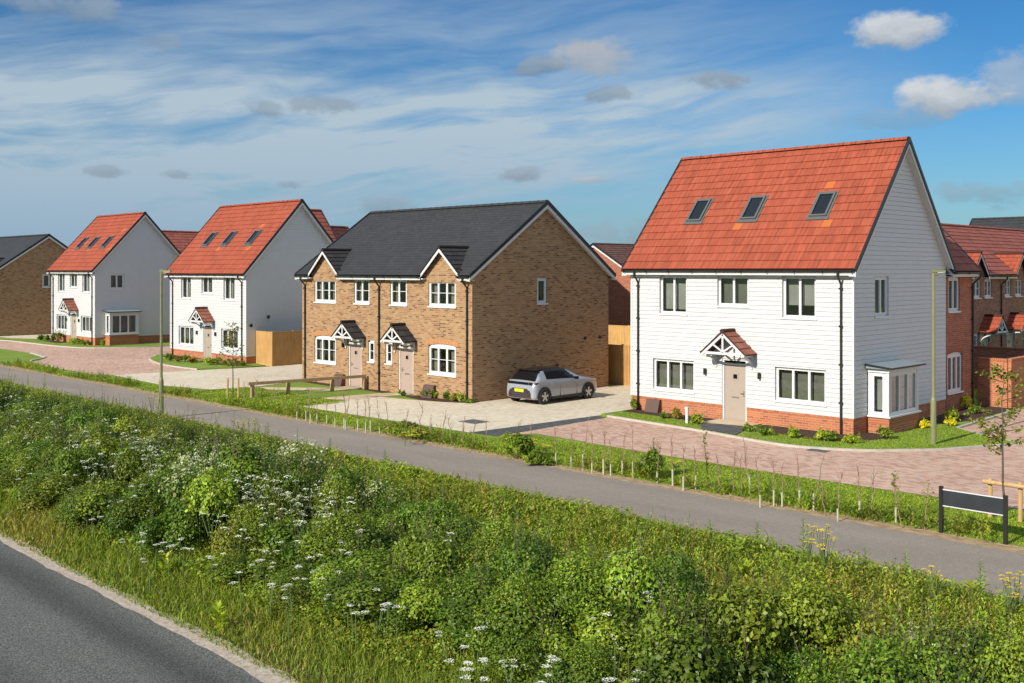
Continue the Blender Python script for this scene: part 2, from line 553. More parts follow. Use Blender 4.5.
def wall(mb, M, u0, u1, z0, z1, holes=(), course=None, lap=0.02, planes=(), reveal=0.12, m=0, uoff=0.0):
    us = {u0, u1}
    zs = {z0, z1}
    for h in holes:
        us |= {min(max(h[0], u0), u1), min(max(h[1], u0), u1)}
        zs |= {min(max(h[2], z0), z1), min(max(h[3], z0), z1)}
    rows = []
    if course:
        k = 0
        while z0 + k * course < z1:
            rows.append(z0 + k * course)
            k += 1
        zs |= set(rows)
    if course:
        zs |= {r + course - 0.013 for r in rows if r + course - 0.013 < z1}
    us, zs = sorted(us), sorted(zs)

    def dz(z, zmid):
        if not course:
            return 0.0
        k = math.floor((zmid - z0) / course + 1e-6)
        if zmid - z0 - k * course > course - 0.013:
            return -0.005
        return lap * (1 - 0.6 * (z - z0 - k * course) / course)

    def inhole(u, z):
        return any(h[0] - 1e-6 < u < h[1] + 1e-6 and h[2] - 1e-6 < z < h[3] + 1e-6 for h in holes)

    for za, zb in zip(zs, zs[1:]):
        if zb - za < 1e-6:
            continue
        zm = (za + zb) / 2
        # merge runs of u
        run = None
        cells = []
        for ua, ub in zip(us, us[1:]):
            if inhole((ua + ub) / 2, zm):
                if run:
                    cells.append(run)
                run = None
            else:
                run = (run[0], ub) if run else (ua, ub)
        if run:
            cells.append(run)
        for ua, ub in cells:
            p = [(ua, za), (ub, za), (ub, zb), (ua, zb)]
            for pl in planes:
                p = clip(p, *pl)
                if len(p) < 3:
                    break
            if len(p) < 3:
                continue
            mb.poly([M(u, z, dz(z, zm)) for u, z in p], m, [(u + uoff, z) for u, z in p])
            if course and any(abs(za - r) < 1e-6 for r in rows):
                q = [x for x in p if abs(x[1] - za) < 1e-6]
                if len(q) >= 2:
                    ua_, ub_ = min(x[0] for x in q), max(x[0] for x in q)
                    mb.poly([M(ua_, za, -0.005), M(ub_, za, -0.005), M(ub_, za, lap), M(ua_, za, lap)], m)
            if course and abs((za - z0) / course - math.floor((za - z0) / course + 1e-6) - (course - 0.013) / course) < 1e-4:
                q = [x for x in p if abs(x[1] - za) < 1e-6]
                if len(q) >= 2:
                    ua_, ub_ = min(x[0] for x in q), max(x[0] for x in q)
                    mb.poly([M(ua_, za, lap * 0.45), M(ub_, za, lap * 0.45), M(ub_, za, -0.005), M(ua_, za, -0.005)], m)
    for h in holes:
        a, b, c, d = h[:4]
        e = lap if course else 0.0
        c_ = max(c, z0)
        mb.poly([M(a, c_, e), M(a, c_, -reveal), M(a, d, -reveal), M(a, d, e)], m, [(0, c_), (reveal, c_), (reveal, d), (0, d)])
        mb.poly([M(b, c_, -reveal), M(b, c_, e), M(b, d, e), M(b, d, -reveal)], m, [(0, c_), (reveal, c_), (reveal, d), (0, d)])
        if d < z1 - 1e-6 or z1 > 1.0:
            mb.poly([M(a, d, e), M(a, d, -reveal), M(b, d, -reveal), M(b, d, e)], m, [(a, 0), (a, reveal), (b, reveal), (b, 0)])
        if c >= z0 + 1e-6:
            mb.poly([M(a, c, -reveal), M(a, c, e), M(b, c, e), M(b, c, -reveal)], m, [(a, 0), (a, reveal), (b, reveal), (b, 0)])
        if len(h) > 4 and h[4]:
            arch = h[4]
            n = 10
            pts = [(a + (b - a) * k / n, d - arch * (2 * k / n - 1) ** 2) for k in range(n + 1)]
            for (p, q) in zip(pts, pts[1:]):
                mb.poly([M(p[0], p[1], e), M(q[0], q[1], e), M(q[0], d, e), M(p[0], d, e)], m, [(p[0], p[1]), (q[0], q[1]), (q[0], d), (p[0], d)])
                mb.poly([M(p[0], p[1], -reveal), M(q[0], q[1], -reveal), M(q[0], q[1], e), M(p[0], p[1], e)], m)


def mbox(mb, M, u0, u1, z0, z1, d0, d1, m=0):
    mb.hexa([M(u0, z0, d1), M(u1, z0, d1), M(u1, z0, d0), M(u0, z0, d0), M(u0, z1, d1), M(u1, z1, d1), M(u1, z1, d0), M(u0, z1, d0)], m)


def window(root, M, a, b, c, d, lights=2, arch=0.0, bar=False, rec=0.04, curtain='drape', sill=True, fw=0.07, sw=0.05):
    fr = MB()
    ft, fb = -rec, -rec - 0.07          # frame front and back
    top = d - arch
    mbox(fr, M, a, a + fw, c, top, fb, ft)
    mbox(fr, M, b - fw, b, c, top, fb, ft)
    mbox(fr, M, a + fw, b - fw, c, c + fw, fb, ft)
    if arch:
        n = 10
        xs = [a + (b - a) * k / n for k in range(n + 1)]
        zs = [d - arch * (2 * k / n - 1) ** 2 for k in range(n + 1)]
        for k in range(n):
            fr.poly([M(xs[k], top - fw, ft), M(xs[k + 1], top - fw, ft), M(xs[k + 1], zs[k + 1], ft), M(xs[k], zs[k], ft)])
            fr.poly([M(xs[k], top - fw, fb), M(xs[k + 1], top - fw, fb), M(xs[k + 1], top - fw, ft), M(xs[k], top - fw, ft)])
    else:
        mbox(fr, M, a + fw, b - fw, top - fw, top, fb, ft)
    w = (b - a - 2 * fw)
    lw = w / lights
    pane = MB()
    for k in range(lights):
        x0, x1 = a + fw + k * lw, a + fw + (k + 1) * lw
        g0, g1, h0, h1 = x0 + sw, x1 - sw, c + fw + sw, top - fw - sw
        s0, s1 = ft + 0.012, fb + 0.02
        mbox(fr, M, x0 + 0.002, g0, c + fw, top - fw, s1, s0)
        mbox(fr, M, g1, x1 - 0.002, c + fw, top - fw, s1, s0)
        mbox(fr, M, g0, g1, c + fw, h0, s1, s0)
        mbox(fr, M, g0, g1, h1, top - fw, s1, s0)
        if bar:
            zm = c + fw + (top - c - 2 * fw) * 0.52
            mbox(fr, M, g0, g1, zm - 0.012, zm + 0.012, ft - 0.035, ft - 0.008)
        pane.poly([M(g0, h0, ft - 0.04), M(g1, h0, ft - 0.04), M(g1, h1, ft - 0.04), M(g0, h1, ft - 0.04)])
    o = fr.build('window', 'upvc_white', root)
    pane.build('pane', 'glass', o)
    if sill:
        sb = MB()
        mbox(sb, M, a - 0.03, b + 0.03, c - 0.05, c + 0.005, fb, 0.045)
        sb.build('sill', 'upvc_white', o)
    # room behind: lining box, curtains or blind
    cu = MB()
    dd = fb - 0.12
    if curtain == 'drape':
        for (x0, x1) in ((a + 0.02, a + (b - a) * 0.30), (b - (b - a) * 0.30, b - 0.02)):
            cu = MB()
            n = 8
            pts = [(x0 + (x1 - x0) * k / n, dd + 0.03 * (-1) ** k) for k in range(n + 1)]
            for p, q in zip(pts, pts[1:]):
                cu.poly([M(p[0], c, p[1]), M(q[0], c, q[1]), M(q[0], d, q[1]), M(p[0], d, p[1])])
            cu.build('curtain', 'curtain_pale', o)
    elif curtain in ('blind', 'dark'):
        n = max(6, int((b - a) / 0.09))
        c = c + (d - c) * random.choice((0, 0, 0.12, 0.3))
        for k in range(n):
            x0, x1 = a + (b - a) * k / n, a + (b - a) * (k + 0.93) / n
            cu.poly([M(x0, c, dd), M(x1, c, dd - 0.035), M(x1, d, dd - 0.035), M(x0, d, dd)])
        cu.build('blind', 'blind_grey' if curtain == 'blind' else 'blind_dark', o)
    return o


def strips(mb, Lp, Rp, v0, v1, slope, gauge, th, nrm, m=0, cuts=(), ycut=0.0):
    """tile courses between two edges; Lp/Rp(v) give the edge points, v runs 0..1 up the slope of length `slope`"""
    n = max(1, int(round(slope * (v1 - v0) / gauge)))
    nrm = np.array(nrm)
    for k in range(n):
        a, b = v0 + (v1 - v0) * k / n, v0 + (v1 - v0) * (k + 1) / n
        l0, r0, l1, r1 = (np.array(p) for p in (Lp(a), Rp(a), Lp(b), Rp(b)))
        if cuts and l0[1] < ycut:
            xs = [l0[0]] + [x for c in cuts for x in c] + [r0[0]]
            v_ = [lambda u, x=x: (x, Lp(u)[1], Lp(u)[2]) for x in xs]
            for p_, q_ in zip(v_[::2], v_[1::2]):
                strips(mb, p_, q_, a, b, slope, (b - a) * slope, th, nrm, m)
            continue
        up = nrm * th
        su, sl = float(np.linalg.norm(r0 - l0)), a * slope
        ul, ur = float(l0[0] + l0[1]), 0
        ul0 = float(np.dot(l0, STRIP_DIR[0]))
        ur0 = float(np.dot(r0, STRIP_DIR[0]))
        ul1 = float(np.dot(l1, STRIP_DIR[0]))
        ur1 = float(np.dot(r1, STRIP_DIR[0]))
        g0, g1 = k * 0.30 + 0.005, k * 0.30 + 0.295
        mb.poly([tuple(l0 + up), tuple(r0 + up), tuple(r1 + nrm * 0.004), tuple(l1 + nrm * 0.004)], m, [(ul0, g0), (ur0, g0), (ur1, g1), (ul1, g1)])
        mb.poly([tuple(l0), tuple(r0), tuple(r0 + up), tuple(l0 + up)], m, [(ul0, g0), (ur0, g0), (ur0, g0 + 0.02), (ul0, g0 + 0.02)])
        mb.poly([tuple(l0), tuple(l0 + up), tuple(l1 + nrm * 0.004)], m, [(ul0, g0)] * 3)
        mb.poly([tuple(r0 + up), tuple(r0), tuple(r1 + nrm * 0.004)], m, [(ur0, g0)] * 3)


STRIP_DIR = [np.array((1.0, 0, 0))]


def gable_roof(root, W, D, ze, zr, oh, ohx, mat, gauge, ridge_mat=None, skylights=(), ridge_y=None, th=0.03, cuts=()):
    ry = D / 2 if ridge_y is None else ridge_y
    k = (zr - ze) / (ry + oh)
    sl = hypot(ry + oh, zr - ze)
    mb = MB()
    STRIP_DIR[0] = np.array((1.0, 0, 0))
    nf = np.array((0, -(zr - ze), ry + oh)) / sl
    strips(mb, lambda v: (-ohx, -oh + v * (ry + oh), ze + v * (zr - ze)), lambda v: (W + ohx, -oh + v * (ry + oh), ze + v * (zr - ze)), 0, 1, sl, gauge, th, nf, cuts=cuts, ycut=-0.06)
    nb = np.array((0, (zr - ze), ry + oh)) / sl
    STRIP_DIR[0] = np.array((-1.0, 0, 0))
    strips(mb, lambda v: (W + ohx, D + oh - v * (D - ry + oh), ze + v * (zr - ze)), lambda v: (-ohx, D + oh - v * (D - ry + oh), ze + v * (zr - ze)), 0, 1, sl, gauge, th, nb)
    # underside
    u = 0.07
    z0_ = ze + k * oh - u
    mb.poly([(-ohx, 0, z0_), (-ohx, ry, zr - u), (W + ohx, ry, zr - u), (W + ohx, 0, z0_)])
    xs = [-ohx] + [x for c in cuts for x in c] + [W + ohx]
    for xa, xb in zip(xs[::2], xs[1::2]):
        mb.poly([(xa, -oh, ze - u), (xa, 0, z0_), (xb, 0, z0_), (xb, -oh, ze - u)])
    mb.poly([(-ohx, D + oh, ze - u), (W + ohx, D + oh, ze - u), (W + ohx, ry, zr - u), (-ohx, ry, zr - u)])
    roof = mb.build('roof', mat, root)
    # ridge tiles
    r = MB()
    n = max(2, int((W + 2 * ohx) / 0.45))
    for q in range(n):
        x0 = -ohx + (W + 2 * ohx) * q / n
        x1 = -ohx + (W + 2 * ohx) * (q + 1) / n - 0.006
        prof = []
        for e, (ra) in ((x0, 0.115), (x1, 0.125)):
            prof.append([(e, ry + ra * cos(a), zr - 0.015 + ra * 0.85 * sin(a)) for a in [pi * j / 8 for j in range(9)]])
        for j in range(8):
            r.poly([prof[0][j], prof[0][j + 1], prof[1][j + 1], prof[1][j]], 0, [(x0, 0.1), (x0, 0.2), (x1, 0.2), (x1, 0.1)])
        for pr in prof:
            r.poly(pr, 0)
    r.build('ridge', ridge_mat or mat, roof)
    # verge trim (black) and bargeboard (white) at both ends
    for side, xa, xb in ((0, -ohx - 0.06, -ohx + 0.005), (1, W + ohx - 0.005, W + ohx + 0.06)):
        vt, bb = MB(), MB()
        for s in (0, 1):
            y0 = -oh if s == 0 else D + oh
            A = [(y0, ze - 0.095), (y0, ze + 0.05), (ry, zr + 0.08), (ry, zr - 0.10)]
            vt.prism([(xa, y, z) for y, z in A], [(xb, y, z) for y, z in A])
            xo = (xa + 0.035, xb + 0.0) if side == 0 else (xa, xb - 0.035)
            Bq = [(y0, ze - 0.25), (y0, ze - 0.097), (ry, zr - 0.102), (ry, zr - 0.26)]
            bb.prism([(xo[0], y, z) for y, z in Bq], [(xo[1], y, z) for y, z in Bq])
            # soffit return under the verge
            w0, w1 = (xb, 0.0) if side == 0 else (W, xa)
            if w1 - w0 > 0.01:
                Sq = [(y0, ze - 0.235), (y0, ze - 0.21), (ry, zr - 0.21), (ry, zr - 0.235)]
                bb.prism([(w0, y, z) for y, z in Sq], [(w1, y, z) for y, z in Sq])
        vt.build('verge_trim', 'black_plastic', roof)
        bb.build('bargeboard', 'white_trim', roof)
    for (cx, hv, wd, v0, v1) in skylights:
        kk = nf
        up = np.array((0, (ry + oh), (zr - ze))) / sl
        xx = np.array((1.0, 0, 0))

        def P(x, v, h):
            return tuple(np.array((x, -oh + v * (ry + oh), ze + v * (zr - ze))) + kk * h)
        va, vb = v0, v1
        fr = MB()
        b = 0.07
        bv = b / sl

        def rb(x0, x1, w0, w1, h0, h1):
            fr.hexa([P(x0, w0, h0), P(x1, w0, h0), P(x1, w1, h0), P(x0, w1, h0), P(x0, w0, h1), P(x1, w0, h1), P(x1, w1, h1), P(x0, w1, h1)])
        x0, x1 = cx - wd / 2, cx + wd / 2
        rb(x0 - 0.10, x1 + 0.10, va - 1.9 * bv, va, 0.0, 0.05)      # lower flashing apron
        rb(x0, x0 + b, va, vb, 0.0, 0.10)
        rb(x1 - b, x1, va, vb, 0.0, 0.10)
        rb(x0 + b, x1 - b, va, va + bv, 0.0, 0.098)
        rb(x0 + b, x1 - b, vb - bv * 1.3, vb, 0.0, 0.098)
        rb(x0 - 0.07, x0, va, vb, 0.0, 0.045)
        rb(x1, x1 + 0.07, va, vb, 0.0, 0.045)
        rb(x0 - 0.07, x1 + 0.07, vb, vb + bv, 0.0, 0.045)
        so = fr.build('skylight', 'skylight_grey', roof)
        pn = MB()
        pn.poly([P(x0 + b, va + bv, 0.07), P(x1 - b, va + bv, 0.07), P(x1 - b, vb - bv * 1.3, 0.07), P(x0 + b, vb - bv * 1.3, 0.07)])
        pn.build('pane', 'glass_dark', so)
        # no blind or opening: dark sheet on the tiles, coloured as room shade
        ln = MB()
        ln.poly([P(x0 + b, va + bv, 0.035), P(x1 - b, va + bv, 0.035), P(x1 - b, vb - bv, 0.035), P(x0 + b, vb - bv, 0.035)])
        ln.build('blind', 'room_shade', so)
    return roof, k


def eaves(root, W, ze, oh, ohx, y=0.0, back=False, D=0, gaps=()):
    """white fascia and soffit, black gutter with brackets along the front"""
    fa, gu = MB(), MB()
    spans = []
    x = -ohx
    for g0, g1 in sorted(gaps):
        spans.append((x, g0))
        x = g1
    spans.append((x, W + ohx))
    for x0, x1 in spans:
        if x1 - x0 < 0.05:
            continue
        fa.box(x0, x1, -oh + 0.03, -oh + 0.055, ze - 0.205, ze - 0.075)
        fa.box(x0, x1, -oh + 0.055, -0.002, ze - 0.20, ze - 0.18)
        if not back:
            n = 6
            prof = [(-oh - 0.03 + 0.055 * cos(a), ze - 0.03 + 0.075 * sin(a)) for a in [pi + pi * j / n for j in range(n + 1)]]
            for p, q in zip(prof, prof[1:]):
                gu.poly([(x0, *p), (x1, *p), (x1, *q), (x0, *q)])
            gu.poly([(x0, *p) for p in prof])
            gu.poly([(x1, *p) for p in reversed(prof)])
            gu.box(x0, x1, -oh - 0.085, -oh + 0.024, ze - 0.035, ze - 0.03)
            nb = max(1, int((x1 - x0) / 1.0))
            for j in range(nb + 1):
                xx = x0 + 0.1 + (x1 - x0 - 0.2) * j / max(1, nb)
                gu.box(xx - 0.02, xx + 0.02, -oh - 0.092, -oh + 0.028, ze - 0.115, ze - 0.028)
    fa.build('fascia', 'white_trim', root)
    gu.build('gutter', 'black_plastic', root)
    if D:
        fb = MB()
        fb.box(-ohx, W + ohx, D + oh - 0.055, D + oh - 0.03, ze - 0.205, ze - 0.075)
        fb.box(-ohx, W + ohx, D + 0.002, D + oh - 0.055, ze - 0.20, ze - 0.18)
        fb.build('fascia', 'white_trim', root)


def downpipe(root, x, ze, oh, y=-0.055, z0=0.0):
    mb = MB()
    mb.path([(x, -oh - 0.03, ze - 0.06), (x, -oh - 0.03, ze - 0.22), (x - 0.03, y, ze - 0.48), (x - 0.03, y, z0)], 0.036, 8)
    for z in (ze - 0.62, ze - 1.8, ze - 3.0, ze - 4.2):
        mb.box(x - 0.085, x + 0.025, y - 0.042, y + 0.04, z - 0.03, z + 0.03)
    mb.build('downpipe', 'black_plastic', root)


def canopy(root, cx, hw, ze, za, proj, tile, brackets=True, wood_=True):
    e = empty('porch_canopy', (0, 0, 0))
    e.parent = root
    mb = MB()
    sl = hypot(hw, za - ze)
    for s in (-1, 1):
        STRIP_DIR[0] = np.array((0, 1.0, 0))
        nr = np.array((s * (za - ze), 0, hw)) / sl
        A = lambda v: (cx + s * hw * (1 - v), -proj, ze + v * (za - ze))
        B = lambda v: (cx + s * hw * (1 - v), 0.0, ze + v * (za - ze))
        if s > 0:
            strips(mb, A, B, 0, 1, sl, 0.3, 0.03, nr)
        else:
            strips(mb, B, A, 0, 1, sl, 0.3, 0.03, nr)
        u = 0.05
        mb.poly([(cx + s * hw, -proj, ze - u * .6), (cx, -proj, za - u), (cx, 0, za - u), (cx + s * hw, 0, ze - u * .6)])
        mb.poly([(cx + s * hw, -proj, ze - u * .6), (cx + s * hw, -proj, ze + .02), (cx, -proj, za + 0.03), (cx, -proj, za - u)])
    for q in range(2):
        y0, y1 = -proj - 0.02 + q * (proj + 0.02) / 2, -proj - 0.02 + (q + 1) * (proj + 0.02) / 2 - 0.01
        mb.tube((cx, y0, za + 0.005), (cx, y1, za + 0.005), 0.075, 0.07, 10)
    mb.build('tiles', tile, e)
    tr = MB()
    y0, y1 = -proj + 0.02, -proj + 0.075
    t_ = 0.10
    zi = za - 0.055
    zb = ze - 0.02
    hwi = hw - 0.03

    def bar(p, q, w):
        d = np.array((q[0] - p[0], q[1] - p[1]))
        d = d / np.linalg.norm(d)
        nn = np.array((-d[1], d[0])) * w / 2
        prof = [(p[0] + nn[0], p[1] + nn[1]), (q[0] + nn[0], q[1] + nn[1]), (q[0] - nn[0], q[1] - nn[1]), (p[0] - nn[0], p[1] - nn[1])]
        tr.prism([(x, y0, z) for x, z in prof], [(x, y1, z) for x, z in prof])
    bar((cx - hwi, zb - 0.03), (cx + 0.01, zi - 0.04), t_)
    bar((cx + hwi, zb - 0.03), (cx - 0.01, zi - 0.04), t_)
    y0, y1 = -proj + 0.028, -proj + 0.068
    bar((cx - hwi + 0.15, zb + 0.03), (cx + hwi - 0.15, zb + 0.03), 0.085)
    bar((cx, zb + 0.05), (cx, zi - 0.1), 0.07)
    y0, y1 = -proj + 0.033, -proj + 0.063
    for s in (-1, 1):
        bar((cx + s * 0.02, zb + 0.09), (cx + s * hwi * 0.48, zb + (zi - zb) * 0.46), 0.055)
    tr.build('gable_truss', 'white_trim', e)
    # side plates and wall brackets
    for s in (-1, 1):
        b = MB()
        xb = cx + s * (hw - 0.17)
        x0, x1 = xb - 0.035, xb + 0.035
        b.box(x0, x1, -proj + 0.076, -0.004, ze - 0.10, ze - 0.005)
        b.box(x0, x1, -0.055, -0.004, ze - 0.52, ze - 0.102)
        # curved brace
        pts = []
        for j in range(7):
            a = pi / 2 * j / 6
            pts.append((-0.05 - (proj - 0.2) * (1 - cos(a)), ze - 0.45 + 0.36 * sin(a)))
        for p, q in zip(pts, pts[1:]):
            w = 0.06
            b.hexa([(x0 + .005, p[0], p[1] - w), (x1 - .005, p[0], p[1] - w), (x1 - .005, q[0], q[1] - w), (x0 + .005, q[0], q[1] - w), (x0 + .005, p[0], p[1]), (x1 - .005, p[0], p[1]), (x1 - .005, q[0], q[1]), (x0 + .005, q[0], q[1])])
        b.build('bracket', 'white_trim', e)
    # lead flashing where the canopy meets the wall
    fl = MB()
    for s in (-1, 1):
        A = [(cx + s * (hw + 0.02), ze + 0.03), (cx + s * (hw + 0.02), ze + 0.15), (cx, za + 0.17), (cx, za + 0.05)]
        if s > 0:
            A = A[::-1]
        fl.prism([(x, -0.012, z) for x, z in A], [(x, -0.004, z) for x, z in A])
    return e


def door(root, M, a, b, z0, z1, mat, rec=0.05, transom=0.14, hand=1):
    fr = MB()
    fw = 0.06
    ft, fb = -rec + 0.02, -rec - 0.08
    mbox(fr, M, a, a + fw, z0, z1, fb, ft)
    mbox(fr, M, b - fw, b, z0, z1, fb, ft)
    mbox(fr, M, a + fw, b - fw, z1 - fw, z1, fb, ft)
    dt = z1 - fw - transom
    if transom:
        mbox(fr, M, a + fw, b - fw, dt, dt + 0.05, fb, ft)
    fo = fr.build('door_frame', 'upvc_white', root)
    if transom:
        gp = MB()
        gp.poly([M(a + fw, dt + 0.05, fb + 0.03), M(b - fw, dt + 0.05, fb + 0.03), M(b - fw, z1 - fw, fb + 0.03), M(a + fw, z1 - fw, fb + 0.03)])
        gp.build('pane', 'glass_dark', fo)
    d = MB()
    dd = -rec - 0.02
    mbox(d, M, a + fw + 0.004, b - fw - 0.004, z0 + 0.05, dt - 0.004, dd - 0.05, dd)
    do = d.build('door', mat, root)
    cx = (a + b) / 2
    v = MB()
    h = z0 + (dt - z0) * 0.80
    mbox(v, M, cx - 0.11, cx + 0.11, h - 0.11, h + 0.11, dd, dd + 0.012, 0)
    mbox(v, M, cx - 0.075, cx + 0.075, h - 0.075, h + 0.075, dd + 0.0121, dd + 0.016, 1)
    v.build('door_light', [mat, 'car_black'], do)
    l = MB()
    hl = z0 + (dt - z0) * 0.44
    mbox(l, M, cx - 0.15, cx + 0.15, hl - 0.025, hl + 0.025, dd, dd + 0.012)
    l.build('letterbox', 'steel', do)
    k = MB()
    hx = b - fw - 0.09 if hand > 0 else a + fw + 0.09
    hk = z0 + 1.02
    mbox(k, M, hx - 0.02, hx + 0.02, hk - 0.11, hk + 0.09, dd, dd + 0.012)
    mbox(k, M, hx - (0.12 if hand > 0 else 0), hx + (0 if hand > 0 else 0.12), hk - 0.012, hk + 0.012, dd + 0.03, dd + 0.05)
    k.build('handle', 'steel', do)
    s = MB()
    mbox(s, M, a, b, z0, z0 + 0.05, fb, 0.06)
    s.build('threshold', 'steel', root)


def wall_lamp(root, M, u, z):
    mb = MB()
    mbox(mb, M, u - 0.05, u + 0.05, z - 0.06, z + 0.06, 0.02, 0.05)
    mbox(mb, M, u - 0.035, u + 0.035, z - 0.11, z + 0.11, 0.05, 0.12)
    mb.build('wall_lamp', 'black_plastic', root)


def meter_box(root, x0, x1, h=0.52, dep=0.28):
    mb = MB()
    A = [(-0.004, 0), (-dep, 0), (-dep * 0.45, h), (-0.004, h)]
    mb.prism([(x0, y, z) for y, z in A], [(x1, y, z) for y, z in A])
    B = [(-dep - 0.005, 0.03), (-dep * 0.98 - 0.012, 0.03), (-dep * 0.5 - 0.012, h - 0.06), (-dep * 0.5 - 0.0, h - 0.06)]
    mb.build('meter_box', 'meter_brown', root)


def dormer(root, cx, hw, zr, ze, oh, K, zem, tile, wallmat, lit='white_trim'):
    """wall dormer: brick gable flush with the front, small tiled roof running back into the main roof.
    K = main roof slope, zem = its surface height at y=-oh"""
    e = empty('dormer', (0, 0, 0))
    e.parent = root
    ymain = lambda z: -oh + (z - zem) / K + 0.05
    mb = MB()
    sl = hypot(hw, zr - ze)
    yf = -oh + 0.06
    for s in (-1, 1):
        STRIP_DIR[0] = np.array((0, 1.0, 0))
        nr = np.array((s * (zr - ze), 0, hw)) / sl
        A = lambda v: (cx + s * hw * (1 - v), yf, ze + v * (zr - ze))
        B = lambda v: (cx + s * hw * (1 - v), max(yf + 0.02, ymain(ze + v * (zr - ze))), ze + v * (zr - ze))
        if s > 0:
            strips(mb, A, B, 0, 1, sl, 0.28, 0.03, nr)
        else:
            strips(mb, B, A, 0, 1, sl, 0.28, 0.03, nr)
        mb.poly([(cx + s * hw, yf, ze - 0.05), (cx, yf, zr - 0.05), (cx, ymain(zr), zr - 0.05), (cx + s * hw, ymain(ze) + 0.02, ze - 0.05)])
        mb.poly([(cx + s * hw, yf, ze - 0.05), (cx + s * hw, yf, ze + 0.03), (cx, yf, zr + 0.04), (cx, yf, zr - 0.05)])
    mb.tube((cx, yf - 0.01, zr + 0.0), (cx, ymain(zr) + 0.15, zr + 0.0), 0.08, 0.08, 8)
    mb.build('dormer_roof', tile, e)
    bb = MB()
    for s in (-1, 1):
        A = [(cx + s * hw, ze - 0.17), (cx + s * hw, ze - 0.045), (cx, zr - 0.045), (cx, zr - 0.19)]
        if s < 0:
            A = A[::-1]
        bb.prism([(x, yf + 0.005, z) for x, z in A][::-1], [(x, yf + 0.035, z) for x, z in A][::-1])
        # ends boxed at the eaves
        x0, x1 = sorted((cx + s * hw, cx + s * (hw - 0.14)))
        bb.box(x0, x1, yf + 0.036, -0.004, ze - 0.245, ze - 0.205)
    bb.build('bargeboard', 'white_trim', e)
    wl = MB()
    M = lambda u, z, d: (u, -d, z)
    wall(wl, M, cx - hw, cx + hw, zem - 0.30, zr, (), planes=[((zr - ze), hw, hw * (zr - 0.05) + (zr - ze) * cx), (-(zr - ze), hw, hw * (zr - 0.05) - (zr - ze) * cx)])
    for q in wl.v[:]:
        pass
    wl.v = [(x, y - 0.003, z) for x, y, z in wl.v]
    wl.build('dormer_wall', wallmat, e)


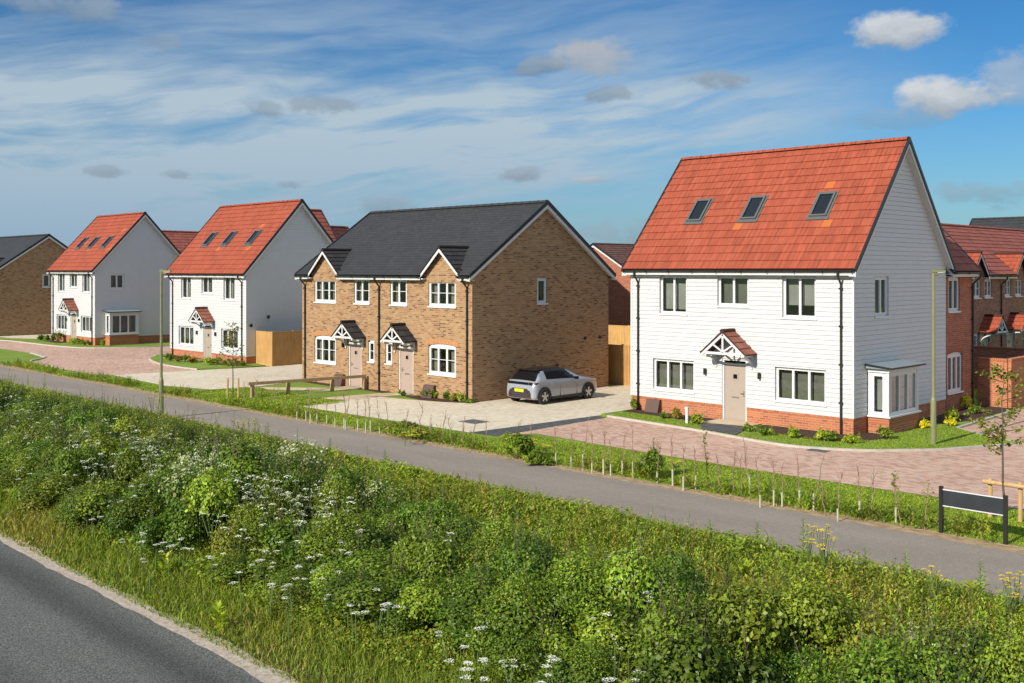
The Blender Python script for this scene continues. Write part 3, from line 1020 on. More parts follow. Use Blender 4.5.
def house(name, label, loc, W, D, ze, zr, walls, roof_mat, rot=0.0, group=None, clad=False, plinth=0.58, oh=0.3, ohx=0.12, gauge=0.33, front=(), right=(), left=(),
          doors=(), canopies=(), dormers=(), sky=(), pipes=(), meters=(), lamps=(), bay=None, vents=(), cat='house', ridge_mat=None, base=0.0, th=0.03, front_lower=(), eave_gaps=None, hole_right=None):
    root = empty(name, (loc[0], loc[1], base), rot, label, cat, group)
    Mf = lambda u, z, d: (u, -d, z)
    Mr = lambda u, z, d: (W + d, u, z)
    Mb = lambda u, z, d: (W - u, D + d, z)
    Ml = lambda u, z, d: (-d, D - u, z)
    ry = D / 2
    k = (zr - ze) / (ry + oh)
    zt = ze + k * oh - 0.09                      # wall head at the front plane
    gp = [(-k, 1, zt), (k, 1, zt + k * D)]
    fh = [(w[0], w[1], w[2], w[3], (w[5] if len(w) > 5 else 0)) for w in front] + [(d[0], d[1], 0.0, d[2], 0) for d in doors]
    rh = [(w[0], w[1], w[2], w[3], (w[5] if len(w) > 5 else 0)) for w in right]
    zb = -0.15
    mb = MB()
    if clad:
        wall(mb, Mf, 0, W, plinth, zt, fh, 0.15, 0.016, reveal=0.16)
        wall(mb, Mr, 0, D, plinth, zr, rh, 0.15, 0.016, gp, uoff=3.3)
        wall(mb, Ml, 0, D, plinth, zr, (), 0.15, 0.016, gp)
        wall(mb, Mb, 0, W, plinth, zt, (), 0.15, 0.016)
        mb.build('wall', walls, root)
        for x0, y0 in ((W - 0.03, -0.03), (-0.03, -0.03)):
            cb = MB()
            cb.box(x0 - (0.0 if x0 > 0 else 0.002), x0 + 0.06, y0, y0 + 0.06, plinth, zt)
            cb.build('corner_trim', 'white_trim', root)
        pb = MB()
        pd = [h for h in fh if h[2] < plinth]
        wall(pb, Mf, 0, W, zb, plinth - 0.001, [(h[0], h[1], zb, plinth) for h in pd])
        wall(pb, Mr, 0, D, zb, plinth - 0.001, uoff=0.1)
        wall(pb, Ml, 0, D, zb, plinth - 0.001)
        wall(pb, Mb, 0, W, zb, plinth - 0.001)
        # projecting top course
        xs = [-0.012] + [x for h in pd for x in (h[0], h[1])] + [W + 0.012]
        for a, b in zip(xs[::2], xs[1::2]):
            mbox(pb, Mf, a, b, plinth - 0.075, plinth - 0.004, 0.0, 0.016)
        mbox(pb, Mr, 0.0, D, plinth - 0.075, plinth - 0.004, 0.001, 0.016)
        pb.build('plinth', 'brick_orange', root)
    else:
        wall(mb, Mf, 0, W, zb, zt, fh)
        wall(mb, Mr, 0, D, zb, zr, rh, planes=gp, uoff=0.11)
        wall(mb, Ml, 0, D, zb, zr, (), planes=gp)
        wall(mb, Mb, 0, W, zb, zt, ())
        mb.build('wall', walls, root)
        for h in fh:
            hd = MB()
            if h[3] < 3.0 and h[1] - h[0] > 1.2:      # soldier course over the wide ground floor windows
                n = int((h[1] - h[0] + 0.3) / 0.075)
                for q in range(n):
                    x0 = h[0] - 0.15 + q * 0.075
                    zz = h[3] - h[4] * min(1.0, (2 * (x0 + 0.03 - h[0]) / (h[1] - h[0]) - 1) ** 2)
                    hd.box(x0, x0 + 0.066, -0.006, 0.02, zz + 0.004, zz + 0.22)
                hd.build('brick_arch', 'brick_arch' if walls == 'brick_buff' else walls, root)
    for w in front:
        window(root, Mf, w[0], w[1], w[2], w[3], w[4], (w[5] if len(w) > 5 else 0), (w[6] if len(w) > 6 else False), curtain=(w[7] if len(w) > 7 else 'drape'), rec=0.08 if clad else 0.05, fw=0.048 if clad else 0.07, sw=0.042 if clad else 0.05)
    for w in right:
        window(root, Mr, w[0], w[1], w[2], w[3], w[4], (w[5] if len(w) > 5 else 0), (w[6] if len(w) > 6 else False), curtain=(w[7] if len(w) > 7 else 'blind'), rec=0.05)
    for d in doors:
        door(root, Mf, d[0], d[1], 0.0, d[2], d[3], hand=d[4] if len(d) > 4 else 1)
    roof, K = gable_roof(root, W, D, ze, zr, oh, ohx, roof_mat, gauge, ridge_mat, sky, th=th, cuts=[(d[0] - d[1] + 0.03, d[0] + d[1] - 0.03) for d in sorted(dormers)])
    eaves(root, W, ze, oh, ohx, D=D, gaps=[(d[0] - d[1] + 0.02, d[0] + d[1] - 0.02) for d in dormers])
    for c in canopies:
        canopy(root, *c)
    for d in dormers:
        dormer(root, d[0], d[1], d[2], ze + 0.07, oh, K, ze, d[3], walls)
    for p in pipes:
        downpipe(root, p, ze, oh)
    for m_ in meters:
        meter_box(root, *m_)
    for l_ in lamps:
        wall_lamp(root, Mf, *l_)
    for (u, z, r) in vents:
        v = MB()
        v.lathe([(0.0, 0.06), (r * 0.7, 0.06), (r, 0.03), (r, 0.0)], (W + 0.018, u, z), 14, axis='x')
        v.build('vent', 'black_plastic', root)
    if bay:
        y0, y1, dx, zs, zt_ = bay          # along the right gable
        be = empty('bay_window', (0, 0, 0))
        be.parent = root
        b = MB()
        Mb1 = lambda u, z, d: (W + u, y0 - d, z)
        Mb2 = lambda u, z, d: (W + dx + d, y0 + u, z)
        Mb3 = lambda u, z, d: (W + dx - u, y1 + d, z)
        wall(b, Mb1, 0.02, dx, zb, zs - 0.05)
        wall(b, Mb2, 0, y1 - y0, zb, zs - 0.05, uoff=dx)
        wall(b, Mb3, 0, dx - 0.02, zb, zs - 0.05)
        for q in range(int((y1 - y0) / 0.075)):
            b.box(W + dx, W + dx + 0.008, y0 + q * 0.075 + 0.004, y0 + q * 0.075 + 0.07, zs - 0.27, zs - 0.052)
        for q in range(int(dx / 0.075)):
            b.box(W + 0.03 + q * 0.075, W + 0.03 + q * 0.075 + 0.066, y0 - 0.008, y0, zs - 0.27, zs - 0.052)
        b.build('plinth', 'brick_orange', be)
        s = MB()
        s.box(W + 0.02, W + dx + 0.07, y0 - 0.07, y1 + 0.07, zs - 0.05, zs)
        s.build('sill', 'upvc_white', be)
        pf = MB()
        for xx, yy in ((W + 0.024, y0), (W + dx - 0.09, y0), (W + dx - 0.09, y1 - 0.09)):
            pf.box(xx, xx + 0.09, yy, yy + 0.09, zs, zt_ - 0.14)
        pf.box(W + 0.024, W + dx + 0.03, y0 - 0.03, y1 + 0.03, zt_ - 0.14, zt_ - 0.02)
        pf.build('post', 'white_trim', be)
        window(be, lambda u, z, d: (W + 0.114 + u, y0 - d, z), 0, dx - 0.204, zs, zt_ - 0.14, 1, rec=0.02, sill=False, curtain='blind')
        window(be, lambda u, z, d: (W + dx + d, y0 + 0.09 + u, z), 0, y1 - y0 - 0.18, zs, zt_ - 0.14, 3, rec=0.02, sill=False, curtain='blind')
        rf = MB()
        A = [(W + 0.024, zt_ + 0.12), (W + dx + 0.16, zt_ + 0.03), (W + dx + 0.16, zt_ - 0.018), (W + 0.024, zt_ - 0.018)]
        rf.prism([(x, y0 - 0.16, z) for x, z in A], [(x, y1 + 0.16, z) for x, z in A])
        rf.build('bay_roof', 'lead_grey', be)
        ed = MB()
        ed.box(W + dx + 0.161, W + dx + 0.18, y0 - 0.17, y1 + 0.17, zt_ - 0.02, zt_ + 0.035)
        ed.hexa([(W + 0.024, y0 - 0.18, zt_ + 0.06), (W + dx + 0.16, y0 - 0.18, zt_ - 0.02), (W + dx + 0.16, y0 - 0.161, zt_ - 0.02), (W + 0.024, y0 - 0.161, zt_ + 0.06),
                 (W + 0.024, y0 - 0.18, zt_ + 0.13), (W + dx + 0.16, y0 - 0.18, zt_ + 0.036), (W + dx + 0.16, y0 - 0.161, zt_ + 0.036), (W + 0.024, y0 - 0.161, zt_ + 0.13)])
        ed.build('roof_edge', 'black_plastic', be)
    return root


def white_house(label, s0, t0, W, zr, ze, base, bay, vents, right, xo=0.0):
    q = W / 8.85
    X = lambda a: a * q + xo
    lights = [(X(1.36), X(1.36) + 1.19, 3.63, 5.005, 2, 0, False, 'blind'), (X(3.86), X(3.86) + 1.23, 3.97, 5.005, 2, 0, False, 'dark'), (X(6.40), X(6.40) + 1.21, 3.64, 5.005, 2, 0, False, 'blind'),
              (X(1.06), X(1.06) + 1.80, 0.88, 2.0, 3, 0, False, 'dark'), (X(6.13), X(6.13) + 1.82, 0.91, 2.02, 3, 0, False, 'dark')]
    dx = X(4.05)
    cx = dx + 0.48
    return house('white_house', label, (s0, t0), W, 6.95, ze, zr, 'cladding', 'tile_red', clad=True, front=lights, right=right,
                 doors=[(dx, dx + 0.97, 2.17, 'door_beige')], canopies=[(cx, 0.88, 2.39, 3.15, 0.74, 'tile_canopy')],
                 sky=[(X(c) + 0.04, 0, 0.62, 0.395, 0.585) for c in (1.98, 4.3, 7.0)], pipes=(0.36, W - 0.36), meters=[(0.78, 1.37)] if bay and W > 8.0 else (),
                 lamps=[(dx - 0.66, 1.68), (dx + 1.49, 1.68)], bay=bay, vents=vents, base=base, group='white weatherboarded houses with red roofs', ohx=0.2, gauge=0.36, th=0.032)


HD = white_house('nearest white weatherboarded house with red tiled roof, beige door and side bay window', -24.03, 30.3, 8.73, 9.56, 5.235, 0.0, (0.9, 3.05, 0.72, 0.62, 2.12), (), [(1.42, 2.40, 3.70, 5.0, 2)], -0.06)
HB = white_house('white weatherboarded house with two round black vents on its side, beside the timber fence', -59.2, 29.9, 8.72, 9.30, 5.12, -0.13, None, [(0.02 + 0.0 + 1.35, 2.72, 0.10), (-0.62 + 0.9, 2.28, 0.10)], ())
HA = white_house('far white weatherboarded house with red roof and side bay window, beside the brown brick house', -77.5, 29.9, 7.45, 9.22, 5.16, 0.0, (0.7, 2.75, 0.72, 0.80, 2.32), (), [(1.0, 2.05, 3.88, 4.95, 2)])


def semi(label, s0, t0, base=0.0, detail=True):
    fr = [(0.88, 2.58, 3.72, 4.83, 3, 0.05, True), (3.94, 5.07, 3.72, 4.83, 2, 0, True), (6.50, 7.64, 3.72, 4.83, 2, 0, True), (9.02, 10.70, 3.72, 4.83, 3, 0.05, True),
          (0.88, 2.58, 0.93, 2.2, 3, 0.08, True), (9.02, 10.70, 0.97, 2.22, 3, 0.08, True), (4.96, 5.42, 1.2, 2.16, 1, 0.04, True), (6.18, 6.64, 1.2, 2.16, 1, 0.04, True)]
    o_ = 0.13
    fr = [(w[0] + o_, w[1] + o_, *w[2:]) for w in fr]
    return house('semi_detached_house', label, (s0 - o_, t0), 11.65 + o_, 8.3, 4.99, 8.05, 'brick_buff', 'tile_slate', front=fr,
                 right=[(3.67, 4.28, 3.80, 4.87, 1)], doors=[(3.65, 4.61, 2.12, 'door_pink', -1), (7.22, 8.18, 2.12, 'door_pink', -1)],
                 canopies=[(4.13, 0.80, 2.24, 2.92, 0.72, 'tile_charcoal'), (7.63, 0.80, 2.24, 2.92, 0.72, 'tile_charcoal')],
                 dormers=[(1.97, 1.17, 6.12, 'tile_charcoal'), (10.06, 1.17, 6.12, 'tile_charcoal')], pipes=(0.32, 5.95, 11.55), meters=[(2.81, 3.43), (8.99, 9.63)],
                 lamps=[(3.33, 1.84)], gauge=0.2, th=0.012, base=base, group='buff brick semi-detached houses', ridge_mat='tile_slate', ohx=0.14, vents=[(4.9, 1.17, 0.07), (6.69, 2.23, 0.07), (7.69, 2.23, 0.07)] if detail else ())


HC = semi('pair of buff brick semi-detached houses with dark slate roof, two gabled dormers and pink doors', -41.45, 27.6)
HZ = semi('brown brick house with dark roof at the far left edge, partly cut by the frame', -97.65, 28.75, 0.0, False)

# brick wings behind the white houses
H_W1 = house('brick_house', 'red brick house with black downpipe joined behind the nearest white house', (-15.36, 37.46), 2.4, 6.6, 5.16, 9.1, 'brick_red', 'tile_rust', rot=pi / 2, ohx=0.06, gauge=0.36,
             front=[(0.18, 1.2, 3.69, 4.93, 2, 0, False, 'drape'), (0.10, 1.46, 0.74, 2.2, 3, 0.07, False, 'blind')], pipes=(2.33,), group='brick houses behind the white houses')
H_W2 = house('brick_house', 'dark red roofed house rising behind the far white house', (-72.4, 37.6), 7.0, 7.2, 5.15, 8.2, 'brick_red', 'tile_rust', rot=pi / 2, gauge=0.36, group='brick houses behind the white houses')
H_W3 = house('brick_house', 'tall red roof end showing behind the white house by the wooden fence', (-53.7, 37.3), 1.9, 6.6, 5.1, 9.1, 'brick_red', 'tile_rust', rot=pi / 2, ohx=0.05, gauge=0.36, group='brick houses behind the white houses')
H_W4 = house('brick_house', 'lower red roof stepping down beside the tall red roof end', (-53.9, 39.32), 2.0, 6.2, 5.0, 8.05, 'brick_red', 'tile_rust', rot=pi / 2, ohx=0.05, gauge=0.36, group='brick houses behind the white houses')
# terrace on the right
H_T = house('terraced_house', 'brown brick terraced houses with long red roof and tiled porches at the right edge', (-19.5, 47.0), 27.0, 7.0, 4.97, 7.62, 'brick_brown', 'tile_rust', rot=pi / 2, gauge=0.36, cat='terrace',
            front=[(3.6, 4.6, 3.85, 4.75, 2, 0, True), (5.1, 6.05, 3.85, 4.75, 2, 0, True), (7.75, 8.6, 3.85, 4.75, 2, 0, True), (9.2, 10.2, 3.85, 4.75, 2, 0, True), (3.3, 4.3, 0.95, 2.15, 2, 0, True), (10.2, 11.2, 0.95, 2.15, 2, 0, True)],
            doors=[(4.65, 5.6, 2.12, 'door_grey'), (8.05, 9.0, 2.12, 'door_grey')], canopies=[(5.12, 0.78, 2.2, 2.98, 0.85, 'tile_red'), (8.5, 0.78, 2.2, 2.98, 0.85, 'tile_red')],
            dormers=[(4.1, 0.95, 6.05, 'tile_red'), (9.7, 0.95, 6.05, 'tile_red')], pipes=(7.2,))
# house seen between the semi and the white house: gable towards the camera side
H_F = house('brick_house', 'orange brick gable with brown tiled roof in the gap behind the parked car', (-49.3, 62.0), 9.0, 7.2, 5.0, 7.25, 'brick_red', 'tile_brown', rot=pi / 2, gauge=0.36, cat='house', group='brick houses behind the white houses')
H_R = house('brick_house', 'long dark grey roof far behind the terrace at the right edge', (-33.2, 82.0), 26.0, 9.0, 5.2, 9.35, 'brick_red', 'tile_slate', gauge=0.4, cat='house')

house('brick_house', 'unseen brick house added behind the buff semi to shade the gable in the gap', (-46.6, 47.0), 8.0, 11.4, 5.0, 9.35, 'brick_red', 'tile_brown', rot=pi / 2, gauge=0.4, group='brick houses behind the white houses')  # unseen house, added so that its shadow falls on that gable
# ------------------------------------------------------------------ ground
def sheet(name, pts, z, mat, kind='structure'):
    mb = MB()
    mb.poly([(x, y, z) for x, y in pts], 0, [(x, y) for x, y in pts])
    return tag(mb.build(name, mat), kind=kind)


def raised(name, pts, z, mat):
    mb = MB()
    mb.poly([(x, y, z) for x, y in pts])
    n = len(pts)
    for k in range(n):
        p, q = pts[k], pts[(k + 1) % n]
        mb.poly([(p[0], p[1], -0.05), (q[0], q[1], -0.05), (q[0], q[1], z), (p[0], p[1], z)])
    return tag(mb.build(name, mat), kind='structure')


def smooth_line(pts, n=5):
    P = [np.array(p, float) for p in pts]
    P = [2 * P[0] - P[1]] + P + [2 * P[-1] - P[-2]]
    out = []
    for i in range(1, len(P) - 2):
        for k in range(n):
            t = k / n
            out.append(tuple(0.5 * ((2 * P[i]) + (-P[i - 1] + P[i + 1]) * t + (2 * P[i - 1] - 5 * P[i] + 4 * P[i + 1] - P[i + 2]) * t ** 2 + (-P[i - 1] + 3 * P[i] - 3 * P[i + 1] + P[i + 2]) * t ** 3)))
    out.append(tuple(P[-2]))
    return out


def kerb(name, pts, w=0.11, h=0.07, mat='kerb_stone'):
    mb = MB()
    n = len(pts)
    P = [np.array(p) for p in pts]
    nr = []
    for k in range(n):
        d = P[min(k + 1, n - 1)] - P[max(k - 1, 0)]
        d = d / np.linalg.norm(d)
        nr.append(np.array((-d[1], d[0])))
    for k in range(n - 1):
        a0, a1 = P[k] - nr[k] * w / 2, P[k] + nr[k] * w / 2
        b0, b1 = P[k + 1] - nr[k + 1] * w / 2, P[k + 1] + nr[k + 1] * w / 2
        g = (P[k + 1] - P[k]) * 0.004
        mb.hexa([(*a0, 0), (*(b0 - g), 0), (*(b1 - g), 0), (*a1, 0), (*a0, h), (*(b0 - g), h), (*(b1 - g), h), (*a1, h)])
    return tag(mb.build(name, mat), kind='structure')


sheet('ground', [(-1500, -900), (900, -900), (900, 1500), (-1500, 1500)], -0.03, 'field')
sheet('lawn_ground', [(-160, 19.7), (60, 19.7), (60, 140), (-160, 140)], 0.0, 'lawn')
sheet('verge_ground', [(-160, 7.0), (60, 7.0), (60, 17.2), (-160, 17.2)], 0.0, 'verge_earth')
sheet('road', [(-400, -1.2), (200, -1.2), (200, 7.2), (-400, 7.2)], 0.006, 'asphalt_road')


def ragged(y0, amp, x0=-130, x1=40, step=0.25, seed=1):
    r = np.random.default_rng(seed)
    xs = np.arange(x0, x1 + step, step)
    ph = r.uniform(0, 6.28, 8)
    ys = y0 + amp * sum(np.sin(xs * f + p) / (1 + 0.3 * i) for i, (f, p) in enumerate(zip((0.35, 0.9, 1.7, 2.9, 4.3, 6.1, 8.3, 11.0), ph))) * 0.4
    return list(zip(xs, ys))


def band(name, lo, hi, z, mat):
    mb = MB()
    for (a, b), (c, d) in zip(zip(lo, lo[1:]), zip(hi, hi[1:])):
        mb.poly([(*a, z), (*b, z), (*d, z), (*c, z)])
    return tag(mb.build(name, mat), kind='structure')


band('road_edge', ragged(7.08, 0.05, seed=2), ragged(7.38, 0.08, seed=3), 0.012, 'grit')
band('path', ragged(16.78, 0.03, seed=4), ragged(20.02, 0.04, seed=5), 0.012, 'asphalt_path')
band('path_edge', ragged(19.98, 0.05, seed=6), ragged(20.55, 0.18, seed=7), 0.008, 'straw')

# paving
sheet('driveway', [(-33.7, 22.25), (-24.4, 22.5), (-24.0, 28.3), (-24.15, 60.0), (-29.8, 60.0), (-29.8, 27.45), (-31.0, 26.85), (-33.9, 26.2)], 0.008, 'pave_beige')
sheet('driveway_strip', [(-24.4, 22.5), (-23.25, 22.6), (-23.45, 28.1), (-24.0, 28.3)], 0.012, 'pave_charcoal')
islD = smooth_line([(-23.55, 28.35), (-22.3, 28.2), (-19.3, 27.85), (-16.8, 27.4), (-15.45, 27.4), (-14.0, 28.05), (-13.1, 28.95), (-12.35, 29.9), (-11.7, 31.3), (-11.05, 32.5)])
sheet('paved_road', [(-23.25, 22.6), (-22.8, 23.85), (-18.4, 23.6), (-14.0, 23.5), (-8, 23.75), (30, 23.8), (30, 60), (-13.9, 60), (-13.9, 34.2), (-15.0, 30.0), (-23.45, 30.0), (-23.45, 28.1)], 0.008, 'pave_pink')
raised('lawn', islD + [(-12.45, 33.2), (-13.7, 34.25), (-13.9, 40.35), (-15.3, 40.35), (-15.3, 30.35), (-24.0, 30.35), (-24.0, 28.5)], 0.06, 'lawn')
kerb('kerb', islD)
kerb('kerb', [(-11.05, 32.5), (-12.45, 33.2), (-13.7, 34.25), (-13.9, 40.3)])
bedD = smooth_line([(-23.9, 29.55), (-21.5, 29.35), (-19.65, 28.85), (-19.55, 29.5), (-19.5, 30.34)])
sheet('flower_bed', bedD + [(-23.9, 30.36)], 0.066, 'mulch')
bedD2 = smooth_line([(-18.45, 29.75), (-17.2, 29.0), (-15.7, 28.75), (-14.6, 29.6), (-14.3, 30.6)])
sheet('flower_bed', [(-18.4, 30.36)] + bedD2 + [(-14.5, 31.0), (-15.3, 31.2), (-15.3, 30.36)], 0.066, 'mulch')
sheet('flower_bed', [(-15.3, 33.4), (-14.7, 33.6), (-14.2, 35.0), (-13.98, 36.0), (-13.98, 40.4), (-15.4, 40.4), (-15.4, 37.4), (-15.3, 37.4)], 0.066, 'mulch')
sheet('doorstep', [(-20.2, 29.1), (-18.55, 29.5), (-18.55, 30.3), (-20.2, 30.3)], 0.085, 'slab_buff')
sheet('doorway_ramp', [(-19.35, 28.0), (-17.9, 27.75), (-18.5, 29.5), (-20.2, 29.1)], 0.082, 'pave_charcoal')
# in front of the semi
sheet('garden_path', [(-35.3, 24.2), (-33.8, 24.6), (-33.85, 26.9), (-33.4, 27.6), (-34.4, 27.6), (-34.9, 26.9)], 0.008, 'slab_buff')
sheet('garden_path', [(-40.5, 24.6), (-39.4, 24.4), (-37.0, 26.1), (-37.0, 27.6), (-38.0, 27.6), (-38.1, 26.6)], 0.008, 'slab_buff')
sheet('flower_bed', [(-33.2, 27.0), (-32.0, 26.75), (-30.6, 27.05), (-29.85, 27.55), (-33.2, 27.6)], 0.012, 'mulch')
sheet('flower_bed', [(-41.5, 27.2), (-38.6, 27.1), (-38.4, 27.6), (-41.5, 27.6)], 0.012, 'mulch')
sheet('flower_bed', [(-36.9, 27.25), (-35.0, 27.2), (-34.9, 27.6), (-36.9, 27.6)], 0.012, 'mulch')
# left
sheet('driveway', [(-50.1, 22.3), (-44.0, 21.95), (-41.2, 22.6), (-40.7, 24.2), (-41.2, 26.8), (-41.6, 28.5), (-41.6, 60), (-47.0, 60), (-48.7, 33.0), (-48.7, 30.2), (-49.6, 26.4)], 0.008, 'pave_beige')
islB = smooth_line([(-60.0, 36.5), (-60.0, 30.2), (-58.9, 28.7), (-57.2, 27.6), (-54.0, 26.7), (-51.6, 26.5), (-49.7, 26.6)])
islA = smooth_line([(-88, 26.6), (-82.5, 26.9), (-79.4, 27.6), (-76, 27.8), (-72.6, 27.9), (-69.5, 28.4), (-67.8, 29.5), (-66.6, 32.0), (-66.3, 38.0)])
sheet('paved_road', [(-50.1, 22.3), (-49.6, 26.4), (-50.0, 28.0), (-60.0, 31.0), (-60, 60), (-66.4, 60), (-66.4, 33), (-72, 29.0), (-88, 28.0), (-130, 28.0), (-130, 24.4), (-67.1, 24.6), (-64.6, 24.2), (-62.6, 23.8), (-61.4, 23.0), (-60.6, 22.3), (-57.6, 21.8), (-51.6, 21.8)], 0.008, 'pave_pink')
raised('lawn', islB + [(-49.1, 28.2), (-49.0, 30.2), (-50.2, 30.4), (-50.2, 37), (-58.9, 37)], 0.06, 'lawn')
kerb('kerb', islB)
raised('lawn', islA + [(-69.5, 38), (-77.5, 38), (-77.6, 30.6), (-79.5, 30.0), (-82, 28.6), (-88, 28.0)], 0.06, 'lawn')
kerb('kerb', islA)
kerb('kerb', smooth_line([(-67.1, 24.6), (-64.6, 24.2), (-62.9, 23.85), (-62.2, 23.2), (-61.4, 22.5)]), 0.12, 0.06)
sheet('driveway', [(-130, 28.0), (-88, 28.0), (-82, 28.6), (-79.5, 30.0), (-78.6, 31), (-78.6, 45), (-85.9, 45), (-85.9, 29.1), (-130, 29.1)], 0.008, 'pave_beige')
sheet('flower_bed', [(-58.7, 29.0), (-55.4, 28.6), (-55.3, 29.9), (-58.7, 29.9)], 0.066, 'mulch')
sheet('flower_bed', [(-54.0, 28.7), (-50.5, 29.0), (-50.5, 29.9), (-54.0, 29.9)], 0.066, 'mulch')
sheet('flower_bed', [(-77.3, 29.1), (-74.2, 29.0), (-74.2, 29.9), (-77.3, 29.9)], 0.066, 'mulch')
mh = MB()
mx, my = -26.05, 24.2
mh.box(mx - 0.42, mx + 0.42, my - 0.36, my + 0.36, -0.02, 0.016)
mh.box(mx - 0.36, mx + 0.36, my - 0.30, my + 0.30, 0.016, 0.022)
tag(mh.build('manhole_cover', 'iron'), 'dark iron manhole cover set in the beige block driveway', 'manhole cover')
gd = MB()
gx, gy = G(818, 451)
gd.box(gx - 0.3, gx + 0.3, gy - 0.2, gy + 0.2, -0.02, 0.016)
for k in range(6):
    gd.box(gx - 0.26 + k * 0.09, gx - 0.21 + k * 0.09, gy - 0.16, gy + 0.16, 0.016, 0.021)
tag(gd.build('drain_cover', 'iron'), 'grey iron drain grate by the kerb of the pink block road', 'drain')

# ------------------------------------------------------------------ fences and walls
def board_fence(label, p0, p1, h, mat='timber_fence', group=None, post=1.83, name='wooden_fence'):
    root = empty(name, (p0[0], p0[1], 0), atan2(p1[1] - p0[1], p1[0] - p0[0]), label, 'fence', group)
    ln = hypot(p1[0] - p0[0], p1[1] - p0[1])
    n = max(1, round(ln / post))
    for k in range(n + 1):
        x = ln * k / n
        pb = MB()
        pb.box(x - 0.05, x + 0.05, -0.02, 0.08, -0.1, h + 0.03)
        pb.build('post', mat, root)
    for k in range(n):
        x0, x1 = ln * k / n + 0.052, ln * (k + 1) / n - 0.052
        b = MB()
        nb = max(1, int((x1 - x0) / 0.12))
        for j in range(nb):
            a = x0 + (x1 - x0) * j / nb
            c = x0 + (x1 - x0) * (j + 1) / nb
            b.hexa([(a, -0.012, 0.12), (c + 0.006, -0.026, 0.12), (c + 0.006, 0.0, 0.12), (a, 0.0, 0.12), (a, -0.012, h - 0.04), (c + 0.006, -0.026, h - 0.04), (c + 0.006, 0.0, h - 0.04), (a, 0.0, h - 0.04)])
        b.box(x0, x1, -0.03, 0.03, h - 0.038, h - 0.005)
        b.box(x0, x1, -0.02, 0.02, 0.0, 0.118)
        b.build('panel', mat, root)
        for z in (0.35, h - 0.35):
            rl = MB()
            rl.box(x0, x1, 0.002, 0.05, z - 0.04, z + 0.04)
            rl.build('rail', mat, root)
    return root


board_fence('honey coloured close-board fence closing the gap behind the parked car', (-31.4, 36.6), (-24.1, 36.6), 1.82)
board_fence('paler sunlit timber fence farther back in the gap behind the car', (-43.0, 49.5), (-36.0, 49.5), 1.82, 'timber_fence_pale')
board_fence('short sunlit timber fence joined to the corner of the white house with two vents', (-50.5, 30.5), (-48.8, 30.5), 1.86, 'timber_fence_pale', post=1.4)
board_fence('shaded timber fence with a gate running back beside the buff brick semi', (-48.76, 30.5), (-48.76, 37.0), 1.86, post=1.3)

rail = empty('rail_fence', (0, 0, 0), 0, 'low timber post and rail fence on the lawn before the buff brick semi', 'fence')
pp = [G(254, 398), G(281.5, 394.5), G(331, 391), G(374, 388.5)]
pp = [(-37.35, 22.4), (-37.2, 24.0), (-36.9, 26.0), (-36.5, 27.42)]
for x, y in pp:
    b = MB()
    b.box(x - 0.065, x + 0.065, y - 0.065, y + 0.065, -0.1, 0.52)
    b.build('post', 'timber_post', rail)
b = MB()
b.hexa([(pp[0][0] - 0.05, pp[0][1] - 0.2, 0.52), (pp[0][0] + 0.06, pp[0][1] - 0.2, 0.52), (pp[-1][0] + 0.06, pp[-1][1] + 0.05, 0.52), (pp[-1][0] - 0.05, pp[-1][1] + 0.05, 0.52),
        (pp[0][0] - 0.05, pp[0][1] - 0.2, 0.64), (pp[0][0] + 0.06, pp[0][1] - 0.2, 0.64), (pp[-1][0] + 0.06, pp[-1][1] + 0.05, 0.64), (pp[-1][0] - 0.05, pp[-1][1] + 0.05, 0.64)])
b.build('rail', 'timber_post', rail)


def garden_wall(label, pts, h, mat='brick_red'):
    root = empty('garden_wall', (pts[0][0], pts[0][1], 0), 0, label, 'wall', 'red brick garden walls')
    o = np.array(pts[0])
    for k, (p, q) in enumerate(zip(pts, pts[1:])):
        p, q = np.array(p) - o, np.array(q) - o
        d = (q - p) / np.linalg.norm(q - p)
        nn = np.array((-d[1], d[0])) * 0.11
        ln = float(np.linalg.norm(q - p))
        mb = MB()
        a, b, c, e = p - nn, q - nn, q + nn, p + nn
        for (s, t2) in ((a, b), (c, e), (b, c), (e, a)):
            l_ = float(np.linalg.norm(t2 - s))
            mb.poly([(*s, -0.1), (*t2, -0.1), (*t2, h), (*s, h)], 0, [(k * 0.1, -0.1), (l_ + k * 0.1, -0.1), (l_ + k * 0.1, h), (k * 0.1, h)])
        mb.build('brickwork', mat, root)
        cp = MB()
        n = int(ln / 0.075)
        nn2 = nn * 1.12
        for j in range(n):
            s, t2 = p + d * (j * ln / n), p + d * ((j + 0.9) * ln / n)
            cp.hexa([(*(s - nn2), h), (*(t2 - nn2), h), (*(t2 + nn2), h), (*(s + nn2), h), (*(s - nn2), h + 0.1), (*(t2 - nn2), h + 0.1), (*(t2 + nn2), h + 0.1), (*(s + nn2), h + 0.1)])
        cp.build('coping', mat, root)
    return root


garden_wall('sunlit red brick garden wall with a corner beside the paved bay at the right edge', [(-15.36, 40.5), (-14.3, 40.5), (-14.3, 46.2)], 1.78, 'brick_orange')
garden_wall('shaded red brick garden wall behind the sunlit one, in front of the terrace', [(-19.4, 46.6), (-14.2, 46.6), (-14.2, 60.0)], 1.78)

